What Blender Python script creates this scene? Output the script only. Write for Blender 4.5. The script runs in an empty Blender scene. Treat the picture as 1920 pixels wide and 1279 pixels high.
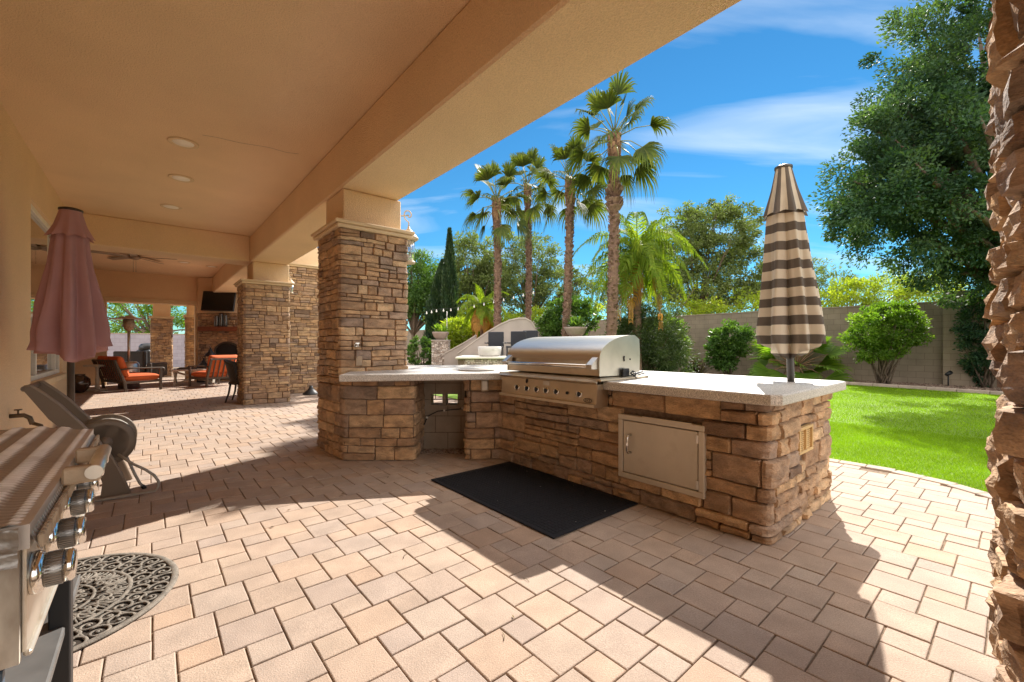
import bpy, math, random
import numpy as np
from mathutils import Vector, Matrix, noise
R = math.radians
SC = bpy.context.scene
COL = SC.collection
F, HC, CY = 805.0, 1.262, 647.0      # focal length in photo pixels, camera height, horizon line
SU, CU = 0.645, 0.764                # house axes: u runs along the patio, v runs out into the yard

def uv(u, v, z=0.0):
    return Vector((-SU*u + CU*v, CU*u + SU*v, z))
UD = Vector((-SU, CU, 0)); VD = Vector((CU, SU, 0)); ZD = Vector((0, 0, 1))
def ray(px, Y, z=0.0):
    return Vector(((px-960)/F*Y, Y, z))
def zat(py, Y):
    return HC + (CY-py)/F*Y

# ---------------------------------------------------------------- mesh builder
class MB:
    def __init__(s):
        s.v = []; s.f = []; s.t = []; s.sm = []
    def add(s, verts, faces, tone=0.5, smooth=False):
        o = len(s.v)
        s.v.extend([tuple(p) for p in verts])
        if isinstance(tone, (list, tuple)):
            s.t.extend(tone)
        else:
            s.t.extend([tone]*len(verts))
        s.f.extend([tuple(i+o for i in f) for f in faces])
        s.sm.extend([smooth]*len(faces))
    def box(s, c, size, ax=None, bev=0.0, tone=0.5):
        c = Vector(c); hx, hy, hz = [d/2 for d in size]
        A = ax or (Vector((1, 0, 0)), Vector((0, 1, 0)), ZD)
        if bev <= 0:
            V = [c+A[0]*(sx*hx)+A[1]*(sy*hy)+A[2]*(sz*hz) for sx in (-1, 1) for sy in (-1, 1) for sz in (-1, 1)]
            Fc = [(0, 1, 3, 2), (4, 6, 7, 5), (0, 4, 5, 1), (2, 3, 7, 6), (0, 2, 6, 4), (1, 5, 7, 3)]
            if A[0].cross(A[1]).dot(A[2]) < 0:
                Fc = [f[::-1] for f in Fc]
            s.add(V, Fc, tone); return
        b = min(bev, hx*.95, hy*.95, hz*.95)
        V = []; ix = {}
        for sx in (-1, 1):
            for sy in (-1, 1):
                for sz in (-1, 1):
                    for k in range(3):
                        d = [hx, hy, hz]
                        for m in range(3):
                            if m != k: d[m] -= b
                        ix[(sx, sy, sz, k)] = len(V)
                        V.append(c+A[0]*(sx*d[0])+A[1]*(sy*d[1])+A[2]*(sz*d[2]))
        Fc = []
        I = lambda a, k: ix[(a[0], a[1], a[2], k)]
        def corner(m, sm_, p, q, sp, sq):
            a = [0, 0, 0]; a[m] = sm_; a[p] = sp; a[q] = sq; return a
        for m in range(3):
            p, q = [(1, 2), (0, 2), (0, 1)][m]
            for sg in (-1, 1):
                Fc.append([I(corner(m, sg, p, q, x, y), m) for x, y in ((-1, -1), (1, -1), (1, 1), (-1, 1))])
            for sp in (-1, 1):
                for sq in (-1, 1):
                    a0 = corner(m, -1, p, q, sp, sq); a1 = corner(m, 1, p, q, sp, sq)
                    Fc.append([I(a0, p), I(a1, p), I(a1, q), I(a0, q)])
        for sx in (-1, 1):
            for sy in (-1, 1):
                for sz in (-1, 1):
                    Fc.append([ix[(sx, sy, sz, k)] for k in range(3)])
        out = []
        for f in Fc:
            pts = [V[i] for i in f]
            n = (pts[1]-pts[0]).cross(pts[2]-pts[0])
            m = sum(pts, Vector())/len(pts) - c
            out.append(f if n.dot(m) > 0 else f[::-1])
        s.add(V, out, tone)
    def bx(s, u0, u1, v0, v1, z0, z1, bev=0.0, tone=0.5):
        s.box(uv((u0+u1)/2, (v0+v1)/2, (z0+z1)/2), (abs(u1-u0), abs(v1-v0), abs(z1-z0)), (UD, VD, ZD), bev, tone)
    def bar(s, a, b, w, h, bev=0.0, tone=0.5, up=None):
        a = Vector(a); b = Vector(b); d = b-a; L = d.length; d.normalize()
        up = up or (ZD if abs(d.z) < .95 else Vector((0, 1, 0)))
        x = d.cross(up).normalized(); y = x.cross(d).normalized()
        s.box((a+b)/2, (L, w, h), (d, x, y), bev, tone)
    def prism(s, poly, z0, z1, tone=0.5, bev=0.0):
        area = sum(poly[i][0]*poly[(i+1) % len(poly)][1]-poly[(i+1) % len(poly)][0]*poly[i][1] for i in range(len(poly)))
        if area < 0: poly = poly[::-1]
        n = len(poly)
        def inset(d):
            out = []
            for i in range(n):
                p0, p1, p2 = [Vector(poly[(i+k) % n][:2]) for k in (-1, 0, 1)]
                e1 = (p1-p0).normalized(); e2 = (p2-p1).normalized()
                n1 = Vector((-e1.y, e1.x)); n2 = Vector((-e2.y, e2.x))
                m = n1+n2; m = m/max(.2, m.dot(n1))
                out.append(p1+m*d)
            return out
        if bev > 0:
            rings = [(inset(bev), z0), (inset(bev*.3), z0+bev*.3), (inset(0), z0+bev), (inset(0), z1-bev), (inset(bev*.3), z1-bev*.3), (inset(bev), z1)]
        else:
            rings = [(inset(0), z0), (inset(0), z1)]
        V = [(p[0], p[1], z) for r, z in rings for p in r]
        Fc = []
        for k in range(len(rings)-1):
            for i in range(n):
                j = (i+1) % n
                Fc.append((k*n+i, k*n+j, (k+1)*n+j, (k+1)*n+i))
        Fc.append(tuple(range(n))[::-1]); Fc.append(tuple((len(rings)-1)*n+i for i in range(n)))
        s.add(V, Fc, tone)
    def tube(s, pts, r, seg=8, tone=0.5, caps=True, closed=False, flat=1.0, up=None):
        pts = [Vector(p) for p in pts]; n = len(pts)
        rr = r if isinstance(r, (list, tuple)) else [r]*n
        V = []; prev = None
        for i, p in enumerate(pts):
            if closed: t = pts[(i+1) % n]-pts[i-1]
            else: t = pts[min(i+1, n-1)]-pts[max(i-1, 0)]
            t.normalize()
            if prev is None:
                a = up or (ZD if abs(t.z) < .9 else Vector((1, 0, 0)))
                x = t.cross(a).normalized()
            else:
                x = (prev - t*prev.dot(t)).normalized()
            prev = x; y = t.cross(x)
            for k in range(seg):
                an = 2*math.pi*k/seg
                V.append(p + x*(math.cos(an)*rr[i]) + y*(math.sin(an)*rr[i]*flat))
        Fc = []
        for i in range(n if closed else n-1):
            j = (i+1) % n
            for k in range(seg):
                l = (k+1) % seg
                Fc.append((i*seg+k, i*seg+l, j*seg+l, j*seg+k))
        s.add(V, Fc, tone, True)
        if caps and not closed:
            o = len(s.v)-len(V)
            s.f.append(tuple(o+k for k in range(seg))[::-1]); s.sm.append(False)
            s.f.append(tuple(o+(n-1)*seg+k for k in range(seg))); s.sm.append(False)
    def lathe(s, prof, c=(0, 0, 0), seg=24, axis=None, tone=0.5, smooth=True, sq=1.0):
        c = Vector(c); az = (axis or ZD).normalized()
        x = az.cross(Vector((0, 1, 0)) if abs(az.y) < .9 else Vector((1, 0, 0))).normalized(); y = az.cross(x)
        V = []; n = len(prof)
        for r, z in prof:
            for k in range(seg):
                an = 2*math.pi*k/seg
                V.append(c+az*z+x*(r*math.cos(an))+y*(r*math.sin(an)*sq))
        Fc = []
        for i in range(n-1):
            for k in range(seg):
                l = (k+1) % seg
                Fc.append((i*seg+k, i*seg+l, (i+1)*seg+l, (i+1)*seg+k))
        Fc.append(tuple(range(seg))[::-1]); Fc.append(tuple((n-1)*seg+k for k in range(seg)))
        s.add(V, Fc, tone); s.sm[-len(Fc):-2] = [smooth]*(len(Fc)-2)
    def grid(s, fn, nu, nv, tone=0.5, smooth=True, closed=False, tfn=None):
        V = [fn(i/nu if closed else i/(nu-1), j/(nv-1)) for j in range(nv) for i in range(nu)]
        Fc = []
        for j in range(nv-1):
            for i in range(nu if closed else nu-1):
                k = (i+1) % nu
                Fc.append((j*nu+i, j*nu+k, (j+1)*nu+k, (j+1)*nu+i))
        if tfn: tone = [tfn(i/(nu-1), j/(nv-1)) for j in range(nv) for i in range(nu)]
        s.add(V, Fc, tone, smooth)
    def build(s, name, mat, parent=None):
        off = wloc(parent) if parent else Vector()
        me = bpy.data.meshes.new(name)
        me.from_pydata([(p[0]-off.x, p[1]-off.y, p[2]-off.z) for p in s.v], [], s.f)
        at = me.attributes.new('tone', 'FLOAT', 'POINT'); at.data.foreach_set('value', s.t)
        me.polygons.foreach_set('use_smooth', s.sm)
        me.update()
        return link(name, me, mat, parent)

def wloc(o):
    l = Vector()
    while o is not None:
        l = l + o.location; o = o.parent
    return l
def link(name, me, mat, parent=None):
    o = bpy.data.objects.new(name, me); COL.objects.link(o)
    if mat is not None: me.materials.append(mat)
    if parent: o.parent = parent
    return o
def tag(o, label=None, cat=None, group=None, kind=None):
    if label: o['label'] = label
    if cat: o['category'] = cat
    if group: o['group'] = group
    if kind: o['kind'] = kind
    return o
def thing(name, label, cat, loc=(0, 0, 0), group=None, kind='thing'):
    o = bpy.data.objects.new(name, None); COL.objects.link(o); o.location = loc
    o.empty_display_size = .1
    return tag(o, label, cat, group, kind)
def one(mb, name, mat, label, cat, group=None):
    return tag(mb.build(name, mat), label, cat, group, 'thing')
def struct(mb, name, mat):
    o = mb.build(name, mat); o['kind'] = 'structure'; return o
def dup(root, loc=None, rz=None, label=None):
    r = root.copy(); COL.objects.link(r)
    if loc is not None: r.location = loc
    if rz is not None: r.rotation_euler = (0, 0, rz)
    if label: r['label'] = label
    def rec(a, b):
        for ch in [o for o in COL.objects if o.parent == a]:
            c = ch.copy(); COL.objects.link(c); c.parent = b; rec(ch, c)
    rec(root, r)
    return r

def npmesh(name, V, n_per, tone, mat, parent=None, smooth=False):
    """V: (N*n_per, 3) world coords, one polygon of n_per corners per leaf."""
    off = wloc(parent) if parent else Vector()
    V = np.asarray(V, dtype=np.float32) - np.array(off, dtype=np.float32)
    nv = len(V); nf = nv//n_per
    me = bpy.data.meshes.new(name)
    me.vertices.add(nv); me.vertices.foreach_set('co', V.ravel())
    me.loops.add(nv); me.loops.foreach_set('vertex_index', np.arange(nv, dtype=np.int32))
    me.polygons.add(nf); me.polygons.foreach_set('loop_start', np.arange(0, nv, n_per, dtype=np.int32))
    me.update(calc_edges=True)
    at = me.attributes.new('tone', 'FLOAT', 'POINT')
    at.data.foreach_set('value', np.repeat(np.asarray(tone, dtype=np.float32), n_per))
    me.validate()
    return link(name, me, mat, parent)

# ---------------------------------------------------------------- materials
def ramp(nt, cols):
    r = nt.nodes.new('ShaderNodeValToRGB'); e = r.color_ramp.elements
    while len(e) < len(cols): e.new(0.5)
    for i, c in enumerate(cols):
        e[i].position = i/(len(cols)-1); e[i].color = (*c, 1)
    return r
def M(name, col=(.5, .5, .5), rough=.6, metal=0.0, tones=None, nvar=.15, nscale=8.0, bump=0.0, bscale=60.0,
      spec=.5, stain=None, stain_scale=3.0, stain_amt=.5, stretch=None, fine=0.0, fscale=300.0, sheen=0.0, transl=0.0, translcol=None, bdist=.01, alpha=1.0, trans=0.0, stain_lo=.5):
    m = bpy.data.materials.new(name); m.use_nodes = True
    nt = m.node_tree; N = nt.nodes; L = nt.links
    b = N['Principled BSDF']; out = N['Material Output']
    tc = N.new('ShaderNodeTexCoord'); src = tc.outputs['Object']
    if stretch:
        mp = N.new('ShaderNodeMapping'); mp.inputs['Scale'].default_value = stretch
        L.new(src, mp.inputs['Vector']); src = mp.outputs['Vector']
    def tex(scale, detail=4.0):
        t = N.new('ShaderNodeTexNoise'); t.inputs['Scale'].default_value = scale; t.inputs['Detail'].default_value = detail
        L.new(src, t.inputs['Vector']); return t.outputs['Fac']
    def mix(kind, fac, a, c):
        x = N.new('ShaderNodeMix'); x.data_type = 'RGBA'; x.blend_type = kind
        for sock, val in ((x.inputs[0], fac), (x.inputs[6], a), (x.inputs[7], c)):
            if hasattr(val, 'is_output'): L.new(val, sock)
            elif isinstance(val, (int, float)): sock.default_value = val
            else: sock.default_value = (*val, 1)
        return x.outputs[2]
    if tones:
        at = N.new('ShaderNodeAttribute'); at.attribute_name = 'tone'
        rp = ramp(nt, tones); L.new(at.outputs['Fac'], rp.inputs['Fac']); c = rp.outputs['Color']
    else:
        rgb = N.new('ShaderNodeRGB'); rgb.outputs[0].default_value = (*col, 1); c = rgb.outputs[0]
    def var(c, scale, amt):
        mr = N.new('ShaderNodeMapRange'); L.new(tex(scale), mr.inputs['Value'])
        mr.inputs['From Min'].default_value = .3; mr.inputs['From Max'].default_value = .7
        mr.inputs['To Min'].default_value = 1-amt; mr.inputs['To Max'].default_value = 1+amt
        vm = N.new('ShaderNodeVectorMath'); vm.operation = 'SCALE'
        L.new(c, vm.inputs[0]); L.new(mr.outputs['Result'], vm.inputs['Scale'])
        return vm.outputs['Vector']
    if nvar: c = var(c, nscale, nvar)
    if fine: c = var(c, fscale, fine)
    if stain:
        mr = N.new('ShaderNodeMapRange'); L.new(tex(stain_scale, 6.0), mr.inputs['Value'])
        mr.inputs['From Min'].default_value = stain_lo; mr.inputs['From Max'].default_value = stain_lo+.22
        mr.inputs['To Max'].default_value = stain_amt
        c = mix('MIX', mr.outputs['Result'], c, stain)
    L.new(c, b.inputs['Base Color'])
    b.inputs['Roughness'].default_value = rough; b.inputs['Metallic'].default_value = metal
    b.inputs['Specular IOR Level'].default_value = spec
    if sheen: b.inputs['Sheen Weight'].default_value = sheen
    if trans: b.inputs['Transmission Weight'].default_value = trans
    if bump:
        bp = N.new('ShaderNodeBump'); bp.inputs['Strength'].default_value = bump; bp.inputs['Distance'].default_value = bdist
        L.new(tex(bscale, 5.0), bp.inputs['Height']); L.new(bp.outputs['Normal'], b.inputs['Normal'])
    if transl:
        t = N.new('ShaderNodeBsdfTranslucent')
        if translcol:
            L.new(mix('MULTIPLY', 1.0, c, translcol), t.inputs['Color'])
        else: L.new(c, t.inputs['Color'])
        ms = N.new('ShaderNodeMixShader'); ms.inputs[0].default_value = transl
        L.new(b.outputs[0], ms.inputs[1]); L.new(t.outputs[0], ms.inputs[2]); L.new(ms.outputs[0], out.inputs['Surface'])
    return m

STONE = [(.21, .135, .09), (.48, .295, .16), (.58, .375, .205), (.35, .215, .13), (.64, .44, .255), (.43, .265, .145), (.32, .235, .18), (.54, .35, .195), (.38, .265, .195), (.50, .31, .165)]
m_stone = M('ledgestone', tones=STONE, rough=.88, nvar=.26, nscale=9, bump=.8, bscale=48, bdist=.014, fine=.2, fscale=110, stain=(.12, .08, .055), stain_scale=8, stain_amt=.6, stretch=(1, 1, 1.9))
m_mortar = M('mortar', (.17, .12, .085), rough=.95, nvar=.3, nscale=30, bump=.5, bscale=90)
m_stucco = M('stucco', (.79, .575, .36), rough=.92, nvar=.05, nscale=1.2, bump=1.0, bscale=95, bdist=.012, fine=.10, fscale=95)
m_trim = M('trim', (.66, .50, .31), rough=.8, nvar=.07, nscale=4, bump=.2, bscale=140, bdist=.004)
m_paver = M('paver', tones=[(.365, .274, .21), (.43, .325, .246), (.39, .30, .238), (.45, .325, .236), (.37, .288, .236), (.42, .33, .26), (.42, .292, .205)], rough=.88, nvar=.12, nscale=6, bump=.5, bscale=170, bdist=.005, fine=.20, fscale=190, stain=(.33, .25, .195), stain_scale=1.7, stain_amt=.42, stain_lo=.48)
m_sand = M('joint_sand', (.20, .14, .092), rough=1, nvar=.4, nscale=40, bump=.4, bscale=200)
m_counter = M('counter', (.56, .53, .485), rough=.5, nvar=.06, nscale=3, fine=.55, fscale=170, bump=.15, bscale=230, bdist=.002)
m_steel = M('steel', (.64, .60, .54), rough=.34, metal=.95, nvar=.05, nscale=5, stretch=(1, 1, 30), bump=.04, bscale=40)
m_steel2 = M('steel_dull', (.66, .56, .42), rough=.42, metal=1, nvar=.08, nscale=6, bump=.06, bscale=50)
m_chrome = M('chrome', (.75, .73, .70), rough=.14, metal=1, nvar=.04)
m_black = M('black_metal', (.012, .012, .013), rough=.5, nvar=.2)
m_blackplastic = M('black_plastic', (.02, .02, .022), rough=.4, nvar=.1)
m_rubber = M('rubber_mat', (.010, .0105, .014), rough=.75, nvar=.3, nscale=40, fine=.25, fscale=300, spec=.3)
m_cmu = M('block', (.33, .26, .195), rough=.95, nvar=.12, nscale=6, bump=.5, bscale=120, bdist=.006, fine=.1, fscale=150)
m_white = M('white_paint', (.74, .70, .63), rough=.5, nvar=.06)
# ---------------------------------------------------------------- camera, sun, sky
cam = bpy.data.cameras.new('camera'); co = bpy.data.objects.new('camera', cam); COL.objects.link(co)
co.location = (0, 0, HC); co.rotation_euler = (R(90), 0, 0)
cam.sensor_fit = 'HORIZONTAL'; cam.sensor_width = 36; cam.lens = 36*F/1920; cam.shift_y = 7.5/1920
cam.clip_start = .05; cam.clip_end = 3000
SC.camera = co
SUN_EL = R(39.9); SUN_AZ = R(29.5)
S = Vector((math.sin(SUN_AZ)*math.cos(SUN_EL), math.cos(SUN_AZ)*math.cos(SUN_EL), math.sin(SUN_EL)))
sl = bpy.data.lights.new('sun', 'SUN'); sl.energy = 3.3; sl.angle = R(.5); sl.color = (1, .94, .86)
so = bpy.data.objects.new('sun', sl); COL.objects.link(so); so.rotation_euler = S.to_track_quat('Z', 'Y').to_euler(); so.location = (5, 8, 12)
W = bpy.data.worlds.new('World'); SC.world = W; W.use_nodes = True
nt = W.node_tree; N = nt.nodes; L = nt.links
bg = N['Background']; bg.inputs['Strength'].default_value = .15
sky = N.new('ShaderNodeTexSky'); sky.sky_type = 'NISHITA'; sky.sun_disc = False
sky.sun_elevation = SUN_EL; sky.sun_rotation = SUN_AZ; sky.air_density = 1.0; sky.dust_density = 0.0; sky.ozone_density = 6.0; sky.altitude = 400
tc = N.new('ShaderNodeTexCoord')
hs = N.new('ShaderNodeHueSaturation'); hs.inputs['Saturation'].default_value = 1.12; hs.inputs['Value'].default_value = 1.0
L.new(sky.outputs[0], hs.inputs['Color'])
mul = N.new('ShaderNodeMix'); mul.data_type = 'RGBA'; mul.blend_type = 'MULTIPLY'; mul.inputs[0].default_value = 1; L.new(hs.outputs['Color'], mul.inputs[6]); mul.inputs[7].default_value = (.205, .355, .335, 1)
sep = N.new('ShaderNodeSeparateXYZ'); L.new(tc.outputs['Generated'], sep.inputs[0])
def mth(op, a, b=None):
    m = N.new('ShaderNodeMath'); m.operation = op
    for i, x in enumerate((a, b)):
        if x is None: continue
        if hasattr(x, 'is_output'): L.new(x, m.inputs[i])
        else: m.inputs[i].default_value = x
    return m.outputs[0]
zz = mth('ADD', mth('MAXIMUM', sep.outputs[2], 0.0), .12)
cmb = N.new('ShaderNodeCombineXYZ'); L.new(mth('DIVIDE', sep.outputs[0], zz), cmb.inputs[0]); L.new(mth('DIVIDE', sep.outputs[1], zz), cmb.inputs[1])
mp = N.new('ShaderNodeMapping'); mp.inputs['Rotation'].default_value = (0, 0, R(28)); mp.inputs['Scale'].default_value = (.55, 1.9, 1); mp.inputs['Location'].default_value = (2.1, .35, 0)
L.new(cmb.outputs[0], mp.inputs['Vector'])
n1 = N.new('ShaderNodeTexNoise'); n1.inputs['Scale'].default_value = 1.0; n1.inputs['Detail'].default_value = 7; n1.inputs['Roughness'].default_value = .5; n1.inputs['Distortion'].default_value = 1.1
L.new(mp.outputs[0], n1.inputs['Vector'])
cr = ramp(nt, [(0, 0, 0), (0, 0, 0), (.75, .75, .75)]); cr.color_ramp.elements[1].position = .50; cr.color_ramp.elements[2].position = .84
L.new(n1.outputs['Fac'], cr.inputs['Fac'])
mx = N.new('ShaderNodeMix'); mx.data_type = 'RGBA'
L.new(cr.outputs['Color'], mx.inputs[0]); L.new(mul.outputs[2], mx.inputs[6]); mx.inputs[7].default_value = (2.5, 2.8, 3.1, 1)
# bright cloud veil added overhead and behind, out of frame, to fill the shade
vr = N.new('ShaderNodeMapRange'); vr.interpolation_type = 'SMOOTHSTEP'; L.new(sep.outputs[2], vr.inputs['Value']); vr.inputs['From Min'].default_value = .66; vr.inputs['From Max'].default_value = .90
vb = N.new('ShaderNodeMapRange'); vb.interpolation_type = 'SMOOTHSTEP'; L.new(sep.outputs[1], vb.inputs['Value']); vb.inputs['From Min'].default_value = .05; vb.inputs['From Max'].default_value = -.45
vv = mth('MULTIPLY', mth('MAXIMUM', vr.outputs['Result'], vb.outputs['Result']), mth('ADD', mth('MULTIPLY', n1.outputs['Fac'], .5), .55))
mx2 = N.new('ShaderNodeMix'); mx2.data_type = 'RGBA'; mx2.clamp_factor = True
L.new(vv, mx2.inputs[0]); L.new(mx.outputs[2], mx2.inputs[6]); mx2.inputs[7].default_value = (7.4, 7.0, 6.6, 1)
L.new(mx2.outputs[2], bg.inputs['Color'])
vs = SC.view_settings
SC.display_settings.display_device = 'sRGB'
vs.view_transform = 'Standard'; vs.look = 'None'; vs.exposure = 1.5; vs.gamma = 1; vs.use_curve_mapping = False
cy = SC.cycles
cy.use_denoising = True; cy.max_bounces = 10; cy.diffuse_bounces = 8; cy.glossy_bounces = 4; cy.transmission_bounces = 6; cy.transparent_max_bounces = 8
cy.sample_clamp_indirect = 8.0; cy.caustics_reflective = False; cy.caustics_refractive = False

# ---------------------------------------------------------------- ground, paving, lawn
EDGE = [(-6, 3.6), (-2.5, 3.9), (-1.2, 4.45), (-.5, 4.95), (.065, 5.39), (.45, 5.66), (.9, 5.8), (1.4, 5.78), (2.2, 5.55), (4, 5.3), (8, 5.5), (22, 5.5)]
def edge_v(u):
    for (a, b), (c, d) in zip(EDGE, EDGE[1:]):
        if a <= u <= c: return b+(d-b)*(u-a)/(c-a)
    return 5.5
CURB = [(-6, 14.6), (-3, 15.4), (0.3, 16.24), (2, 16.65), (3.5, 16.84), (6, 17.0), (9, 16.9), (12, 16.5)]
def curb_v(u):
    if u <= -6: return 14.6
    for (a, b), (c, d) in zip(CURB, CURB[1:]):
        if a <= u <= c: return b+(d-b)*(u-a)/(c-a)
    return 16.5
m_dirt = M('dirt', (.22, .16, .11), rough=1, nvar=.25, nscale=2, bump=.4, bscale=30, fine=.2, fscale=60)
mb = MB(); mb.add([(-600, -200, -.06), (600, -200, -.06), (600, 900, -.06), (-600, 900, -.06)], [(0, 1, 2, 3)])
struct(mb, 'ground', m_dirt)
mb = MB(); us = [-7+i*.5 for i in range(64)]
V = [uv(u, -4.5, -.0085) for u in us]+[uv(u, edge_v(u), -.0085) for u in us]; n = len(us)
mb.add(V, [(i, i+n, i+n+1, i+1)[::-1] for i in range(n-1)]); struct(mb, 'paving_bed', m_sand)
random.seed(4)
mb = MB(); WB, WS = .2225, .1483; A0 = (.454, 2.171)
def paver(v0, u0, s):
    g = .0022; c = uv(u0-s/2, v0+s/2, 0)
    h = random.gauss(0, .0011); t = random.random()
    ax = Vector((random.gauss(0, .004), random.gauss(0, .004), 1)).normalized()
    yaw = random.gauss(0, .006)
    e1 = (VD*math.cos(yaw)+UD*math.sin(yaw)); e1 = (e1-ax*e1.dot(ax)).normalized(); e2 = ax.cross(e1)
    hs_ = s/2-g-random.random()*.0012; d = Vector((0, 0, h))
    if abs(u0-.30) < .13 and abs(v0-3.63) < .13 and s > .2:
        d.z -= .0045; hs_ -= .006
    V = []
    for r, z in ((hs_, -.014), (hs_, -.0045), (hs_-.0018, -.0015), (hs_-.005, 0)):
        for a, b in ((-1, -1), (1, -1), (1, 1), (-1, 1)):
            V.append(c+d+e1*(a*r)+e2*(b*r)+ax*z)
    Fc = [(12, 13, 14, 15)]
    for k in range(3):
        for i in range(4):
            j = (i+1) % 4; Fc.append((k*4+i, k*4+j, k*4+4+j, k*4+4+i))
    mb.add(V, Fc, t)
for i in range(-130, 131):
    for j in range(-130, 131):
        v = A0[0]+i*WB+j*WS; u = A0[1]-i*WS+j*WB
        for (pv, pu, s) in ((v, u, WB), (v, u+WS, WS)):
            uc, vc = pu-s/2, pv+s/2
            if -1.4 < uc < 21 and vc > (-1.2 if uc < 10.8 else -4.4) and vc < edge_v(uc)-.10-s*.45:
                p = uv(uc, vc)
                if p.y > .3 and abs(p.x) < p.y*1.35+1.0: paver(pv, pu, s)
struct(mb, 'patio_paving', m_paver)
# border course that follows the curved edge of the lawn
mb = MB(); pts = []; u = -3.0
while u < 3.2:
    pts.append(uv(u, edge_v(u)-.10)); u += .05
acc = [0]
for a, b in zip(pts, pts[1:]): acc.append(acc[-1]+(b-a).length)
def along(s):
    for k in range(len(acc)-1):
        if acc[k] <= s <= acc[k+1]:
            t = (s-acc[k])/(acc[k+1]-acc[k]); return pts[k].lerp(pts[k+1], t), (pts[k+1]-pts[k]).normalized()
    return pts[-1], (pts[-1]-pts[-2]).normalized()
s = .15
while s < acc[-1]-.2:
    p, d = along(s); mb.box(p+Vector((0, 0, -.005)), (.222, .135, .03), (d, Vector((d.y, -d.x, 0)), ZD), .006, random.random()); s += .2265
struct(mb, 'patio_edge', m_paver)

m_lawn = M('lawn', (.12, .21, .008), rough=.9, nvar=.25, nscale=1.2, bump=.5, bscale=120, fine=.25, fscale=150)
m_blade = M('grass_blade', tones=[(.15, .255, .003), (.225, .385, .005), (.30, .44, .012)], rough=.6, nvar=.22, nscale=1.0, transl=.45, translcol=(1.1, 1.2, .5), spec=.3)
mb = MB(); us = [-8+i*.4 for i in range(52)]; n = len(us)
V = [uv(u, edge_v(u)-.03, .004) for u in us]+[uv(u, curb_v(u), .004) for u in us]
mb.add(V, [(i, i+n, i+n+1, i+1)[::-1] for i in range(n-1)]); struct(mb, 'lawn', m_lawn)
rg = np.random.default_rng(5)
def blades(n, u0, u1, v0, v1, hmin, hmax, w):
    uu = rg.uniform(u0, u1, n); vv = rg.uniform(v0, v1, n)
    ev = np.interp(uu, [e[0] for e in EDGE], [e[1] for e in EDGE]); cv = np.interp(uu, [e[0] for e in CURB], [e[1] for e in CURB])
    k = (vv > ev-.03) & (vv < cv-.03); uu, vv = uu[k], vv[k]
    x = -SU*uu+CU*vv; y = CU*uu+SU*vv
    k = (y > 2.4) & (x < y*1.25) & (x > .55*y); x, y = x[k], y[k]; m = len(x)
    an = rg.uniform(0, 6.283, m); h = rg.uniform(hmin, hmax, m); ww = w*rg.uniform(.7, 1.3, m)
    lx = rg.normal(0, .5, m)*h; ly = rg.normal(0, .5, m)*h
    P = np.zeros((m, 3, 3)); dx = np.cos(an)*ww; dy = np.sin(an)*ww
    P[:, 0] = np.stack([x-dx, y-dy, np.full(m, .0)], 1); P[:, 1] = np.stack([x+dx, y+dy, np.full(m, .0)], 1)
    P[:, 2] = np.stack([x+lx, y+ly, h], 1)
    return P.reshape(-1, 3)
P1 = np.concatenate([blades(240000, -3, 2.6, 5, 8.5, .018, .042, .0022), blades(200000, -5, 7, 8.5, 17, .02, .045, .0045)])
g = npmesh('grass', P1, 3, rg.random(len(P1)//3), m_blade); g['kind'] = 'stuff'
# curb of the planting bed
m_curb = M('curb', (.42, .33, .27), rough=.9, nvar=.15, nscale=5, bump=.4, bscale=120)
mb = MB(); u = -5.5
while u < 11.5:
    a = uv(u, curb_v(u)+.06, .045); b = uv(u+.60, curb_v(u+.60)+.06, .045)
    mb.bar(a, b-(b-a)*.012, .13, .11, .02, random.random()); u += .60
struct(mb, 'curb', m_curb)
m_gravel = M('gravel', tones=[(.16, .10, .075), (.26, .18, .13), (.36, .27, .21)], rough=.95, nvar=.2, nscale=30)
mb = MB(); us = [-8+i for i in range(46)]; n = len(us)
V = [uv(u, curb_v(u)+.05 if u < 12 else 6.0, -.004) for u in us]+[uv(u, 19.3, .03) for u in us]
mb.add(V, [(i, i+n, i+n+1, i+1)[::-1] for i in range(n-1)]); struct(mb, 'planting_bed', m_dirt)
n = 9000; uu = rg.uniform(-4, 9, n); vv = rg.uniform(0, 1, n)**1.3; cvv = np.interp(uu, [e[0] for e in CURB], [e[1] for e in CURB])+.15; vv = cvv+vv*(19-cvv)
base = np.stack([-SU*uu+CU*vv, CU*uu+SU*vv, np.full(n, .02)], 1); r = rg.uniform(.015, .045, n)
oct_ = np.array([[1, 0, 0], [0, 1, 0], [-1, 0, 0], [0, -1, 0], [0, 0, .8], [0, 0, -.6]]); tri = [(0, 1, 4), (1, 2, 4), (2, 3, 4), (3, 0, 4)]
an = rg.uniform(0, 6.28, n); T = []
for t in tri:
    for i in t:
        o = oct_[i]; q = np.stack([np.cos(an)*o[0]-np.sin(an)*o[1], np.sin(an)*o[0]+np.cos(an)*o[1], np.full(n, o[2])], 1)*r[:, None]*rg.uniform(.7, 1.2, (n, 1))
        T.append(base+q)
T = np.stack(T, 1).reshape(-1, 3)
g = npmesh('gravel', T, 3, np.repeat(rg.random(n), 4), m_gravel); g['kind'] = 'stuff'
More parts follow.
